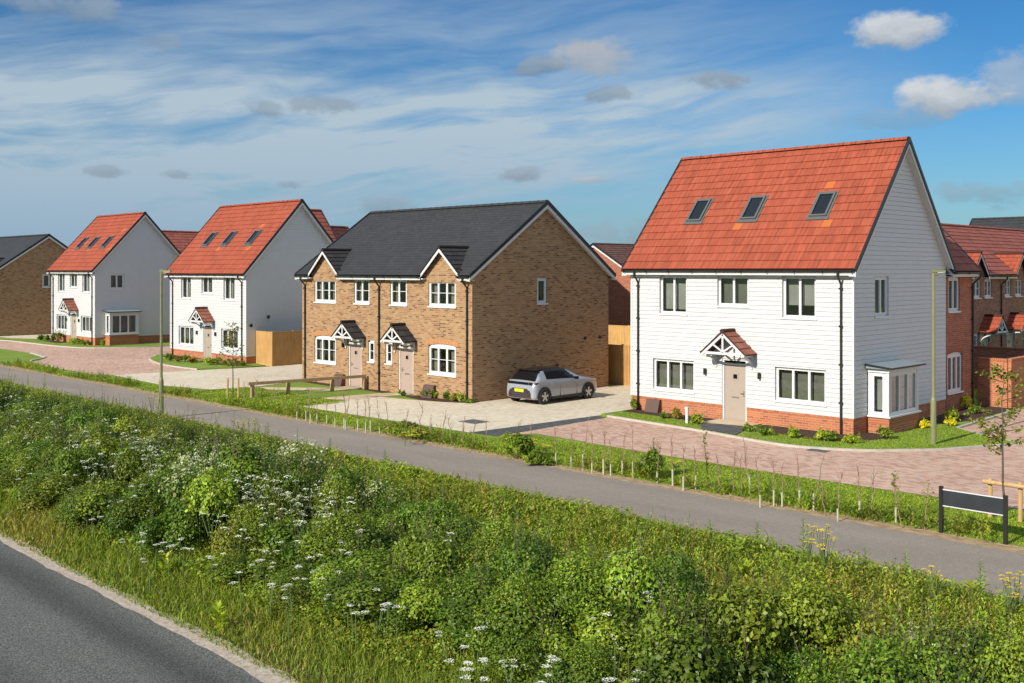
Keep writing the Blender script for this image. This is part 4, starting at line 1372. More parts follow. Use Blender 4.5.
# ------------------------------------------------------------------ lamp posts
def lamp_post(label, s, t, ang):
    root = empty('lamp_post', (s, t, 0), 0, label, 'street lamp', 'olive green street lamps')
    mb = MB()
    mb.lathe([(0.082, -0.1), (0.082, 1.28), (0.075, 1.36), (0.05, 1.44)], n=16)
    mb.build('base', 'lamp_olive', root, smooth=True)
    c = MB()
    c.lathe([(0.050, 1.40), (0.042, 5.12), (0.0, 5.14)], n=14)
    c.build('column', 'lamp_olive', root, smooth=True)
    d = MB()
    d.box(-0.045, 0.045, -0.088, -0.078, 0.55, 0.95)
    d.build('access_door', 'lamp_olive', root)
    h = MB()
    ca, sa = cos(ang), sin(ang)
    P = lambda l, w, z: (l * ca - w * sa, l * sa + w * ca, z)
    h.hexa([P(-0.05, -0.05, 5.14), P(0.34, -0.08, 5.13), P(0.34, 0.08, 5.13), P(-0.05, 0.05, 5.14), P(-0.05, -0.05, 5.22), P(0.32, -0.07, 5.19), P(0.32, 0.07, 5.19), P(-0.05, 0.05, 5.22)])
    h.tube(P(0, 0, 5.10), P(0.16, 0, 5.05), 0.045, 0.03, 8)
    ho = h.build('lantern', 'lamp_olive', root)
    l = MB()
    l.hexa([P(0.1, -0.07, 5.115), P(0.30, -0.065, 5.115), P(0.30, 0.065, 5.115), P(0.1, 0.07, 5.115), P(0.1, -0.07, 5.132), P(0.30, -0.065, 5.128), P(0.30, 0.065, 5.128), P(0.1, 0.07, 5.132)])
    l.build('lens', 'lamp_glass', ho)
    return root


lamp_post('slim olive green street lamp on the lawn corner by the nearest white house', -12.88, 30.49, radians(45))
lamp_post('olive green street lamp in the weeds at the near edge of the path', -34.35, 17.0, radians(45))

# ------------------------------------------------------------------ street name sign (blank)
sg = empty('street_sign', (-8.51, 20.51, 0), 0, 'blank black street name board on two black posts beside the path', 'sign')
for x in (0, 1.22):
    b = MB()
    b.box(x - 0.035, x + 0.035, -0.035, 0.035, -0.1, 0.93)
    b.build('post', 'black_plastic', sg)
b = MB()
b.box(0.037, 1.183, -0.012, 0.012, 0.56, 0.86)
b.build('board', 'sign_black', sg)
b = MB()
b.box(0.037, 1.183, -0.02, 0.016, 0.861, 0.879)
b.box(0.037, 1.183, -0.02, 0.016, 0.541, 0.559)
b.build('board_edge', 'white_trim', sg)

# ------------------------------------------------------------------ car
def cat(P, n):
    P = np.array(P, float)
    Q = np.vstack([2 * P[0] - P[1], P, 2 * P[-1] - P[-2]])
    out = []
    for i in range(1, len(Q) - 2):
        for k in range(n):
            t = k / n
            out.append(0.5 * (2 * Q[i] + (-Q[i - 1] + Q[i + 1]) * t + (2 * Q[i - 1] - 5 * Q[i] + 4 * Q[i + 1] - Q[i + 2]) * t * t + (-Q[i - 1] + 3 * Q[i] - 3 * Q[i + 1] + Q[i + 2]) * t ** 3))
    out.append(Q[-2])
    return np.array(out)


def car(s, t):
    root = empty('parked_car', (s, t, 0), 0.0, 'silver hatchback parked beside the brick gable of the semi, rear towards the road', 'car')
    root.scale = (0.93, 0.97, 0.97)
    #       y     w     zb    belt  top   wr
    ST = [(0.05, 0.62, 0.38, 0.54, 0.60, 0.56), (0.06, 0.75, 0.28, 0.64, 0.78, 0.68), (0.14, 0.835, 0.22, 0.80, 0.92, 0.70), (0.27, 0.865, 0.20, 0.895, 1.00, 0.67), (0.40, 0.87, 0.19, 0.915, 1.17, 0.62),
          (0.54, 0.87, 0.19, 0.915, 1.33, 0.575), (0.92, 0.87, 0.19, 0.905, 1.375, 0.575), (1.45, 0.87, 0.19, 0.89, 1.395, 0.585), (1.95, 0.87, 0.19, 0.875, 1.375, 0.58), (2.28, 0.87, 0.19, 0.87, 1.31, 0.59),
          (2.62, 0.87, 0.19, 0.865, 1.14, 0.65), (2.95, 0.865, 0.19, 0.86, 0.985, 0.72), (3.3, 0.86, 0.20, 0.84, 0.925, 0.72), (3.65, 0.845, 0.21, 0.78, 0.86, 0.68), (3.9, 0.79, 0.24, 0.66, 0.74, 0.63), (4.03, 0.69, 0.32, 0.54, 0.60, 0.56)]
    ST = cat(ST, 4)
    rows = []
    for y, w, zb, be, tp, wr in ST:
        prof = [(0.0, zb), (w * 0.8, zb), (w * 0.97, zb + 0.07), (w * 1.0, zb + (be - zb) * 0.45), (w * 0.995, zb + (be - zb) * 0.72), (w * 0.965, be), (wr + (w * 0.965 - wr) * 0.45, be + (tp - be) * 0.52), (wr, tp - (tp - be) * 0.10 - 0.012), (wr * 0.72, tp - 0.008), (0.0, tp)]
        pc = cat(prof, 3)
        rows.append([(x, y, z) for x, z in pc])
    A = np.array(rows)                       # ny, np, 3
    ny, npf = A.shape[:2]

    def patch(name, mat, test, off=0.0, both=True, par=root, thick=False):
        mb = MB()
        for i in range(ny - 1):
            for j in range(npf - 1):
                c = (A[i, j] + A[i + 1, j] + A[i, j + 1] + A[i + 1, j + 1]) / 4
                nn = np.cross(A[i + 1, j + 1] - A[i, j], A[i, j + 1] - A[i + 1, j])
                nn = nn / (np.linalg.norm(nn) + 1e-9)
                if nn[2] * (1 if j > npf * 0.5 else 0) < 0 or (j <= npf * 0.5 and nn[0] < 0 and abs(nn[0]) > 0.3):
                    nn = -nn
                if not test(c, j, i, nn):
                    continue
                q = [A[i, j], A[i + 1, j], A[i + 1, j + 1], A[i, j + 1]]
                q = [p + nn * off for p in q]
                mb.poly([tuple(p) for p in q])
                if both:
                    mb.poly([(-p[0], p[1], p[2]) for p in reversed(q)])
        return mb.build(name, mat, par, smooth=True)
    jb, jt = 15, 21                         # profile indices: belt and roof edge
    body = patch('body', 'car_silver', lambda c, j, i, n: True)
    me = body.data
    # end caps
    for row in (A[0], A[-1]):
        mb = MB()
        pts = [tuple(p) for p in row] + [(-p[0], p[1], p[2]) for p in row[::-1]]
        mb.poly(pts)
        mb.build('bumper', 'car_dark', root)
    patch('roof_panel', 'car_black', lambda c, j, i, n: j >= jt and 0.62 < c[1] < 2.12, 0.006)
    sidewin = lambda y0, y1: (lambda c, j, i, n: jb + 1 <= j < jt and y0 < c[1] < y1)
    for sd in (1, -1):
        for nm, y0, y1 in (('side_window', 0.80, 1.52), ('side_window', 1.60, 2.50)):
            mb = MB()
            for i in range(ny - 1):
                for j in range(jb + 1, jt):
                    q = [A[i, j], A[i + 1, j], A[i + 1, j + 1], A[i, j + 1]]
                    c = sum(q) / 4
                    if not (y0 < c[1] < y1):
                        continue
                    if c[1] > 2.05 and c[2] > 1.30 - (c[1] - 2.05) * 0.70:
                        continue
                    q = [(sd * (p[0] + 0.008), p[1], p[2] + 0.003) for p in q]
                    mb.poly(q if sd > 0 else q[::-1])
            mb.build(nm, 'car_black', root, smooth=True)
    patch('rear_window', 'car_black', lambda c, j, i, n: j >= jt - 1 and 0.20 < c[1] < 0.66, 0.007)
    patch('windscreen', 'car_black', lambda c, j, i, n: j >= jt and 2.22 < c[1] < 2.93, 0.007)
    sp = MB()
    sp.hexa([(-0.55, 0.42, 1.325), (0.55, 0.42, 1.325), (0.56, 0.74, 1.335), (-0.56, 0.74, 1.335), (-0.55, 0.42, 1.345), (0.55, 0.42, 1.345), (0.56, 0.74, 1.36), (-0.56, 0.74, 1.36)])
    sp.build('spoiler', 'car_black', root)
    tb = MB()
    tb.hexa([(-0.70, 0.045, 0.80), (0.70, 0.045, 0.80), (0.70, 0.17, 0.80), (-0.70, 0.17, 0.80), (-0.70, 0.085, 0.895), (0.70, 0.085, 0.895), (0.70, 0.21, 0.895), (-0.70, 0.21, 0.895)])
    tb.build('tail_band', 'car_black', root)
    for sd in (-1, 1):
        tl = MB()
        x0, x1 = sorted((sd * 0.50, sd * 0.845))
        xs_ = (x0, x1) if sd > 0 else (x1, x0)
        pts = []
        for z_ in (0.82, 0.895):
            o_ = 0.04 if z_ > 0.85 else 0.0
            q = [(xs_[0], 0.038 + o_), (xs_[1], 0.15 + o_), (xs_[1], 0.40 + o_), (xs_[0], 0.16 + o_)]
            pts += [(p_[0], p_[1], z_) for p_ in (q if sd > 0 else [q[1], q[0], q[3], q[2]])]
        tl.hexa(pts)
        tl.build('tail_light', 'tail_red', root)
        rf = MB()
        rf.box(*sorted((sd * 0.46, sd * 0.62)), 0.02, 0.06, 0.34, 0.41)
        rf.build('reflector', 'tail_red', root)
        hl = MB()
        x0, x1 = sorted((sd * 0.56, sd * 0.80))
        hl.box(x0, x1, 3.62, 3.86, 0.70, 0.80)
        hl.build('headlight', 'head_lamp', root)
        mr = MB()
        x0, x1 = sorted((sd * 0.86, sd * 1.03))
        mr.box(x0, x1, 2.40, 2.50, 0.90, 1.01)
        mr.build('mirror', 'car_black', root)
        for y in (1.16, 2.06):
            dh = MB()
            x0, x1 = sorted((sd * 0.868, sd * 0.892))
            dh.box(x0, x1, y, y + 0.2, 0.74, 0.77)
            dh.build('door_handle', 'car_silver', root)
        for y in (1.56, 2.56):
            gp = MB()
            x0, x1 = sorted((sd * 0.80, sd * 0.8755))
            gp.box(x0, x1, y - 0.006, y + 0.006, 0.30, 0.70)
            gp.build('door_gap', 'car_dark', root)
        sk = MB()
        x0, x1 = sorted((sd * 0.80, sd * 0.884))
        sk.box(x0, x1, 1.05, 2.95, 0.19, 0.28)
        sk.build('side_skirt', 'car_dark', root)
    bp = MB()
    bp.box(-0.64, 0.64, 0.03, 0.10, 0.26, 0.48)
    bp.box(-0.45, 0.45, 0.028, 0.09, 0.48, 0.64)
    bp.build('bumper', 'car_dark', root)
    pl = MB()
    pl.box(-0.26, 0.26, 0.012, 0.026, 0.50, 0.62)
    pl.build('number_plate', 'plate_yellow', root)
    for sd in (-1, 1):
        for y in (0.62, 3.27):
            ar = MB()
            n = 20
            for k in range(n):
                a0, a1 = -0.25 + (pi + 0.5) * k / n, -0.25 + (pi + 0.5) * (k + 1) / n
                pts = []
                for rr, xx in ((0.0, 0.880), (0.40, 0.884)):
                    pts.append([(sd * xx, y + rr * cos(a), 0.31 + rr * sin(a)) for a in (a0, a1)])
                ar.poly([pts[0][0], pts[1][0], pts[1][1]])
            ar.build('wheel_arch', 'car_dark', root)
            w = empty('wheel', (sd * 0.80, y, 0.31))
            w.parent = root
            ty = MB()
            ty.lathe([(0.20, -0.10), (0.29, -0.10), (0.31, -0.07), (0.31, 0.08), (0.295, 0.105), (0.21, 0.11)], n=28, axis='x')
            o = ty.build('tyre', 'tyre', w, smooth=True)
            rm = MB()
            rm.lathe([(0.215, 0.09), (0.20, 0.105), (0.19, 0.06)], n=28, axis='x', m=0)
            rm.lathe([(0.19, 0.05), (0.0, 0.05)], n=28, axis='x', m=1)
            for k in range(5):
                a = 2 * pi * k / 5 + 0.3
                for da in (-0.13, 0.13):
                    p = [(0.085, 0.05 * cos(a), 0.05 * sin(a))]
                    c1, c2 = a + da - 0.09, a + da + 0.09
                    rm.poly([(0.095, 0.04 * cos(a - 1.2), 0.04 * sin(a - 1.2)), (0.10, 0.20 * cos(c1), 0.20 * sin(c1)), (0.10, 0.20 * cos(c2), 0.20 * sin(c2)), (0.095, 0.04 * cos(a + 1.2), 0.04 * sin(a + 1.2))], 0)
            rm.lathe([(0.05, 0.098), (0.0, 0.104)], n=12, axis='x', m=0)
            ro = rm.build('rim', ['rim_silver', 'car_dark'], w)
            if sd < 0:
                w.rotation_euler = (0, 0, pi)
                o.location = (0, 0, 0)
    return root


car(-28.25, 28.62)

# ------------------------------------------------------------------ vegetation
VB = np.array((2.62, 2.3, 1.0))       # leaf and blade tints are given in a dark scale and lifted together


def leaf_mesh(name, P, size, nrm, col, mat='leaf', aspect=0.55, axis=None, parent=None, mesh_only=False):
    """many small pointed leaves as one mesh; P (N,3), size (N,), nrm (N,3), col (N,3)"""
    n = len(P)
    nrm = nrm / (np.linalg.norm(nrm, axis=1, keepdims=True) + 1e-9)
    if axis is None:
        axis = rng.normal(size=(n, 3))
    a = axis - nrm * np.sum(axis * nrm, axis=1, keepdims=True)
    a /= (np.linalg.norm(a, axis=1, keepdims=True) + 1e-9)
    b = np.cross(nrm, a)
    s = size[:, None]
    w = s * aspect * 0.5
    V = np.empty((n, 4, 3))
    V[:, 0] = P - a * s * 0.5
    V[:, 1] = P + b * w + nrm * s * 0.10
    V[:, 2] = P + a * s * 0.5
    V[:, 3] = P - b * w + nrm * s * 0.10
    me = bpy.data.meshes.new(name)
    me.vertices.add(n * 4)
    me.vertices.foreach_set('co', V.reshape(-1))
    me.loops.add(n * 4)
    me.loops.foreach_set('vertex_index', np.arange(n * 4, dtype=np.int32))
    me.polygons.add(n)
    me.polygons.foreach_set('loop_start', np.arange(n, dtype=np.int32) * 4)
    at = me.attributes.new('tint', 'FLOAT_COLOR', 'POINT')
    C = np.ones((n, 4, 4), dtype=np.float32)
    C[:, :, :3] = np.minimum(col * (VB if not name.startswith('blossom') else 1), 0.8)[:, None, :]
    at.data.foreach_set('color', C.reshape(-1))
    me.materials.append(MATS[mat])
    me.update(calc_edges=True)
    if mesh_only:
        return me
    o = bpy.data.objects.new(name, me)
    COL.objects.link(o)
    if parent:
        o.parent = parent
    return o


def blade_mesh(name, P, h, w, lean, col, mat='grass_blade', parent=None):
    """grass blades: a bent strip of a quad and a tip triangle"""
    n = len(P)
    ang = rng.uniform(0, 2 * pi, n)
    side = np.stack((np.cos(ang), np.sin(ang), np.zeros(n)), 1)
    la = rng.uniform(0, 2 * pi, n)
    ld = np.stack((np.cos(la), np.sin(la), np.zeros(n)), 1) * (lean * h)[:, None]
    up = np.zeros((n, 3))
    up[:, 2] = h
    V = np.empty((n, 5, 3))
    hw = (w * 0.5)[:, None]
    V[:, 0] = P - side * hw
    V[:, 1] = P + side * hw
    V[:, 2] = P + side * hw * 0.8 + up * 0.55 + ld * 0.3
    V[:, 3] = P - side * hw * 0.8 + up * 0.55 + ld * 0.3
    V[:, 4] = P + up * (1 - 0.25 * np.minimum(lean, 1.5))[:, None] + ld
    me = bpy.data.meshes.new(name)
    me.vertices.add(n * 5)
    me.vertices.foreach_set('co', V.reshape(-1))
    base = (np.arange(n, dtype=np.int32) * 5)[:, None]
    idx = (base + np.array([0, 1, 2, 3, 3, 2, 4], dtype=np.int32)[None]).reshape(-1)
    me.loops.add(n * 7)
    me.loops.foreach_set('vertex_index', idx)
    me.polygons.add(n * 2)
    st_ = np.empty((n, 2), dtype=np.int32)
    st_[:, 0] = np.arange(n) * 7
    st_[:, 1] = np.arange(n) * 7 + 4
    me.polygons.foreach_set('loop_start', st_.reshape(-1))
    at = me.attributes.new('tint', 'FLOAT_COLOR', 'POINT')
    C = np.ones((n, 5, 4), dtype=np.float32)
    C[:, :, :3] = np.minimum(col * (VB if not name.startswith('blossom') else 1), 0.8)[:, None, :]
    at.data.foreach_set('color', C.reshape(-1))
    me.materials.append(MATS[mat])
    me.update(calc_edges=True)
    o = bpy.data.objects.new(name, me)
    COL.objects.link(o)
    if parent:
        o.parent = parent
    return o


def field_noise(x, y, sc, seed):
    r = np.random.default_rng(seed)
    v = np.zeros_like(x)
    for k in range(7):
        a = r.uniform(0, 2 * pi)
        f = sc * r.uniform(0.5, 2.2)
        v += np.sin((x * cos(a) + y * sin(a)) * f + r.uniform(0, 6.28)) * r.uniform(0.5, 1)
    return v / 3.2


def palette(n, cols, jit=0.18, weights=None):
    cols = np.array(cols)
    k = rng.choice(len(cols), n, p=weights)
    c = cols[k] * (1 + rng.normal(0, jit, (n, 1)))
    c *= 1 + rng.normal(0, 0.06, (n, 3))
    return np.clip(c, 0.004, 0.9)


def inview(x, y, z=0.5, margin=40, zmin=None):
    """rough test of what the photograph shows, so that nothing is grown far outside it"""
    d = (y - x) / R2
    r = (x + y) / R2
    px = CXP + F * r / np.maximum(d, 0.1)
    py = HYP - F * (z - CAMH) / np.maximum(d, 0.1)
    return (d > 1) & (px > -margin) & (px < 1024 + margin) & (py < 683 + margin * 1.6)


def dist(x, y):
    return np.hypot(x, y)


GREENS = [(0.055, 0.095, 0.016), (0.075, 0.125, 0.020), (0.040, 0.075, 0.014), (0.10, 0.145, 0.028), (0.12, 0.125, 0.03)]

# ---- hedgerow bushes: a few grown prototypes, then copies
def grow_bush(nl, leaf, cols, sprig=14, flat=0.75):
    sprig = int(sprig * 1.5) if nl > 12000 else sprig
    """a mound of leafy lobes with sprigs sticking out; radius about 1, height about 1"""
    lobes = []
    for k in range(11):
        a, r = random.uniform(0, 2 * pi), sqrt(random.random()) * 0.72
        rad = random.uniform(0.20, 0.42)
        lobes.append((r * cos(a), r * sin(a), random.uniform(0.25, 0.88) * (1.05 - 0.45 * r), rad))
    lobes.append((0, 0, 0.55, 0.42))
    w = np.array([l[3] ** 2 for l in lobes])
    k = rng.choice(len(lobes), nl, p=w / w.sum())
    Lb = np.array(lobes)[k]
    d = rng.normal(size=(nl, 3))
    d /= np.linalg.norm(d, axis=1, keepdims=True)
    d[:, 2] = np.where(d[:, 2] < -0.3, -d[:, 2], d[:, 2])
    rr = Lb[:, 3] * np.clip(1.0 + rng.normal(0, 0.13, nl) - rng.exponential(0.10, nl), 0.2, 1.5)
    P = Lb[:, :3] + d * rr[:, None] * np.array((1, 1, 0.9))
    nrm = d + rng.normal(0, 0.55, (nl, 3)) + np.array((0, 0, 0.35))
    lc = np.array([random.choice(cols) for _ in lobes])[k]
    col = np.clip(lc * 0.86 * (1 + rng.normal(0, 0.26, (nl, 1))) * (1 + rng.normal(0, 0.07, (nl, 3))), 0.004, 1)
    size = leaf * rng.uniform(0.6, 1.35, nl) * rng.choice([0.85, 1.0, 1.3], len(lobes))[k]
    # sprigs
    SP, SN, SS, SCc, SA = [], [], [], [], []
    stems = []
    for _ in range(sprig):
        l = random.choice(lobes)
        b = np.array(l[:3]) + np.array((random.gauss(0, .1), random.gauss(0, .1), l[3] * 0.7))
        tip = b + np.array((random.gauss(0, 0.13), random.gauss(0, 0.13), random.uniform(0.18, 0.55)))
        stems.append((b, tip))
        c = np.array(random.choice(cols)) * 1.15
        for j in range(10):
            u = j / 9
            p = b + (tip - b) * u
            ang = random.uniform(0, 2 * pi)
            ax = np.array((cos(ang), sin(ang), 0.5))
            SP.append(p + ax * leaf * 0.45)
            SA.append(ax)
            SN.append(np.array((-0.5 * cos(ang), -0.5 * sin(ang), 1.0)))
            SS.append(leaf * random.uniform(0.8, 1.3))
            SCc.append(c * random.uniform(0.8, 1.25))
    ax = rng.normal(size=(nl, 3))
    if SP:
        P = np.vstack((P, SP))
        nrm = np.vstack((nrm, SN))
        size = np.concatenate((size, SS))
        col = np.vstack((col, SCc))
        ax = np.vstack((ax, SA))
    keep = P[:, 2] > 0.02
    return P[keep], size[keep], nrm[keep], col[keep], ax[keep], stems


def bush_proto(nl, leaf, cols, sprig=14, mat='leaf_bush'):
    root = bpy.data.objects.new('hedge_bush', None)
    P, s, n, c, ax, stems = grow_bush(nl, leaf, cols, sprig)
    me = leaf_mesh('foliage', P, s, n, c, mat, 0.62, ax, mesh_only=True)
    fo = bpy.data.objects.new('foliage', me)
    mb = MB()
    for b, tip in stems:
        mb.tube(b * np.array((0.9, 0.9, 0.8)), tip, 0.005, 0.003, 3, caps=False)
    for k in range(7):
        a = random.uniform(0, 2 * pi)
        mb.tube((0.1 * cos(a), 0.1 * sin(a), -0.05), (0.55 * cos(a), 0.55 * sin(a), random.uniform(0.4, 0.75)), 0.016, 0.006, 4, caps=False)
    st = mb.build('stem', 'bark')
    COL.objects.unlink(st)
    return root, fo, st


def place(proto, loc, scale, rz, label, cat, group=None, name=None):
    """a copy of a thing and of each of its parts, linked"""
    root, kids = proto[0], proto[1:]
    r = root.copy()
    COL.objects.link(r)
    r.location = loc
    r.scale = scale if hasattr(scale, '__len__') else (scale,) * 3
    r.rotation_euler = (0, 0, rz)
    tag(r, label, cat, group)
    for k in kids:
        c = k.copy()
        COL.objects.link(c)
        c.parent = r
    return r


DK = [(0.034, 0.068, 0.012), (0.045, 0.085, 0.014), (0.060, 0.105, 0.018), (0.072, 0.112, 0.018)]
MD = [(0.060, 0.105, 0.016), (0.080, 0.130, 0.020), (0.100, 0.150, 0.026), (0.048, 0.085, 0.014)]
OL = [(0.072, 0.105, 0.020), (0.090, 0.122, 0.024), (0.060, 0.098, 0.018), (0.085, 0.112, 0.024)]
near = [bush_proto(19000, 0.041, DK), bush_proto(19000, 0.041, MD), bush_proto(19000, 0.041, DK + MD), bush_proto(19000, 0.041, OL), bush_proto(19000, 0.041, MD + OL)]
nb = 0
BUSH = []
for gx in np.arange(-52, -2, 1.0):
    for gy in np.arange(9.3, 15.6, 1.0):
        x, y = gx + random.uniform(-.45, .45), gy + random.uniform(-.4, .4)
        if not inview(np.array(x), np.array(y), 0.7, 60):
            continue
        f = float(field_noise(np.array([x]), np.array([y]), 0.5, 5)[0])
        edge = min(1.0, (y - 8.5) / 1.1) * min(1.0, max(0.0, (16.2 - y) / 1.6))
        # grassy openings towards the path on the right and in the middle
        if y > (11.7 if x > -12 else 11.7 + 0.30 * (-12 - x)) + 0.35 * f:
            continue
        if f < -0.8 and y > 11:
            continue
        h = (1.12 + 0.32 * f) * (0.5 + 0.5 * edge) * random.uniform(0.7, 1.35) * (0.8 if y > 13.5 else 1)
        sx = random.uniform(0.75, 1.25)
        # the bank is low where the path is seen over it
        d_, r_ = (y - x) / R2, (x + y) / R2
        ppx, top = CXP + F * r_ / d_, HYP - F * (h * 0.98 - CAMH) / d_
        a_ = (ppx - CXP) / F
        edge_y = HYP + F * CAMH / (16.9 * R2 / (a_ + 1))
        lim = edge_y + (2 if ppx < 380 else 6 if ppx < 480 else 22)
        if top < lim:
            h = max(0.35, h - (lim - top) * d_ / F)
        k = random.choices(range(5), weights=(4, 3, 3, 0.6, 1.6) if y < 12.6 else (2, 3, 2.5, 1.2, 2.5))[0]
        BUSH.append((x, y, h, sx, k))
BA = np.array([(q[0], q[1], q[2], q[3]) for q in BUSH])


def over(px, py, up=0.1):
    """where a flower head seen at a place in the photograph stands clear of the bushes: (x, y, height)"""
    for d_ in np.arange(11.0, 48.0, 0.12):
        z_ = CAMH - (py - HYP) / F * d_
        r_ = (px - CXP) / F * d_
        x_, y_ = (r_ - d_) / R2, (r_ + d_) / R2
        q = np.hypot(BA[:, 0] - x_, BA[:, 1] - y_) / BA[:, 3]
        top = float(np.max(np.where(q < 1, BA[:, 2] * np.sqrt(np.clip(1 - q * q, 0, 1)) * 0.97, 0.45)))
        if z_ <= top + up:
            return x_, y_, max(0.3, z_)
    return G(px, py, 0.6) + (0.6,)


ph = ['dense dark green hedge bush', 'mid green leafy hedge bush', 'mixed green hedge bush', 'olive brown hedge bush', 'yellowish green hedge bush']
for x, y, h, sx, k in BUSH:
    place(near[k], (x, y, 0), (sx, sx, h), random.uniform(0, 6.28), ph[k] + ' in the overgrown bank between road and path', 'bush', 'hedge bushes on the bank between road and path')

# blossom bush, px (190..300, 440..530)
bx, by = G(252, 505, 0.6)
bp = bush_proto(16000, 0.040, MD, 22)
pet = []
P, s, n, c, ax, stems = grow_bush(14000, 0.024, [(0.66, 0.66, 0.48), (0.58, 0.60, 0.36), (0.48, 0.53, 0.24)], 0)
cl = field_noise(P[:, 0] * 3, P[:, 1] * 3 + P[:, 2] * 4, 2.4, 9) + rng.normal(0, 0.3, len(P)) > 0.35
fl = bpy.data.objects.new('blossom', leaf_mesh('blossom', P[cl] * 1.10, s[cl], n[cl], c[cl], 'leaf', 0.9, mesh_only=True))
bp = bp + (fl,)
bp[0].name = 'blossom_bush'
place(bp, (bx, by, 0), (1.7, 1.7, 1.75), 0.4, 'large hedge bush covered in cream white blossom, towards the left of the bank', 'bush')
place(bp, (bx + 1.5, by + 0.9, 0), (1.1, 1.1, 1.3), 2.4, 'smaller cream blossomed bush just right of the large blossomed one', 'bush')

# ---- undergrowth filling between the bushes, weeds and grasses
def scatter(n, x0, x1, y0, y1, z=0.4, margin=30):
    X = rng.uniform(x0, x1, n)
    Y = rng.uniform(y0, y1, n)
    k = inview(X, Y, z, margin)
    return X[k], Y[k]


# leafy undergrowth (low leaves all over the bank)
X, Y = scatter(420000, -56, -2, 8.4, 16.7)
D = dist(X, Y)
keep = rng.random(len(X)) < np.clip((15.0 / D) ** 1.6, 0.08, 1)
X, Y, D = X[keep], Y[keep], D[keep]
hh = 0.30 + 0.16 * field_noise(X, Y, 1.3, 21) + 0.10 * field_noise(X, Y, 4.0, 22)
hh *= np.clip((Y - 7.6) / 1.6, 0.25, 1) * np.clip((17.1 - Y) / 1.2, 0.25, 1)
Z = np.maximum(0.02, hh * np.clip(rng.beta(3, 1.4, len(X)) * 1.3, 0, 1.35))
pat = field_noise(X, Y, 0.8, 23)
c1 = palette(len(X), [(0.060, 0.105, 0.018), (0.085, 0.135, 0.022), (0.11, 0.155, 0.03)])
c2 = palette(len(X), [(0.09, 0.105, 0.03), (0.11, 0.11, 0.04), (0.075, 0.10, 0.025)])
col = np.where((pat + rng.normal(0, 0.35, len(X)) > 0.55)[:, None], c2, c1)
leaf_mesh_o = leaf_mesh('undergrowth', np.stack((X, Y, Z), 1), np.clip(0.0036 * D, 0.04, 0.14) * rng.uniform(0.6, 1.3, len(X)), rng.normal(0, 0.5, (len(X), 3)) + np.array((0, -0.3, 0.9)), col)
tag(leaf_mesh_o, 'low leafy undergrowth covering the bank between road and path', None, None, 'stuff')

# tall grass: thick near the path and at the road edge, thin in the scrub
X, Y = scatter(460000, -60, -2, 7.25, 16.95)
D = dist(X, Y)
dens = np.where(Y < 9.3, 1.0, np.where(Y > np.where(X < -13, 15.0, 12.6), 0.50, 0.06)) * np.clip((16.0 / D) ** 1.2, 0.12, 1)
keep = rng.random(len(X)) < dens
X, Y, D = X[keep], Y[keep], D[keep]
n = len(X)
ht = np.where(Y < 9.3, 0.07 + 0.24 * np.clip((Y - 7.25) / 1.7, 0, 1), np.where(Y > 12.6, 0.36, 0.7)) * rng.uniform(0.6, 1.45, n) * (1 + 0.3 * field_noise(X, Y, 1.5, 31))
ht *= np.clip((17.15 - Y) / 0.9, 0.3, 1)
dry = field_noise(X, Y, 0.9, 32) + 0.25 * (Y < 8.2) + rng.normal(0, 0.5, n)
col = np.where((dry > 0.75)[:, None], palette(n, [(0.125, 0.125, 0.055), (0.16, 0.15, 0.085), (0.105, 0.11, 0.04)]), palette(n, [(0.075, 0.120, 0.020), (0.100, 0.145, 0.028), (0.055, 0.095, 0.018), (0.115, 0.145, 0.045)]))
tag(blade_mesh('grass', np.stack((X, Y, np.zeros(n)), 1), np.maximum(ht, 0.04), np.clip(0.0009 * D, 0.009, 0.05), rng.uniform(0.1, 1.0, n), col), 'long rough grass along the bank', None, None, 'stuff')

# upright leafy weeds beside the path
def weeds(name, X, Y, H, leaf, nl, cols, zwide=0.35):
    n = len(X)
    k = np.repeat(np.arange(n), nl)
    u = np.tile(np.linspace(0.15, 1, nl), n)
    a = rng.uniform(0, 2 * pi, n * nl)
    lx, ly = rng.normal(0, 0.10, n)[k] * H[k] * u, rng.normal(0, 0.10, n)[k] * H[k] * u
    ax = np.stack((np.cos(a), np.sin(a), np.full(n * nl, 0.75)), 1)
    L_ = (leaf[k] if hasattr(leaf, '__len__') else np.full(n * nl, leaf)) * (1.25 - 0.75 * u) * rng.uniform(0.75, 1.3, n * nl)
    P = np.stack((X[k] + lx, Y[k] + ly, H[k] * u), 1) + ax * (L_ * 0.5)[:, None]
    nrm = np.stack((-0.75 * np.cos(a), -0.75 * np.sin(a), np.ones(n * nl)), 1)
    c = (palette(n, cols, 0.22) * (1 + 0.30 * field_noise(X, Y, 1.1, 77))[:, None] * np.where((field_noise(X, Y, 0.8, 78) > 0.45)[:, None], np.array((1.12, 0.92, 1.1)), 1.0))[k] * rng.uniform(0.7, 1.25, (n * nl, 1))
    return leaf_mesh(name, P, L_, nrm, c, 'leaf', 0.34, ax)


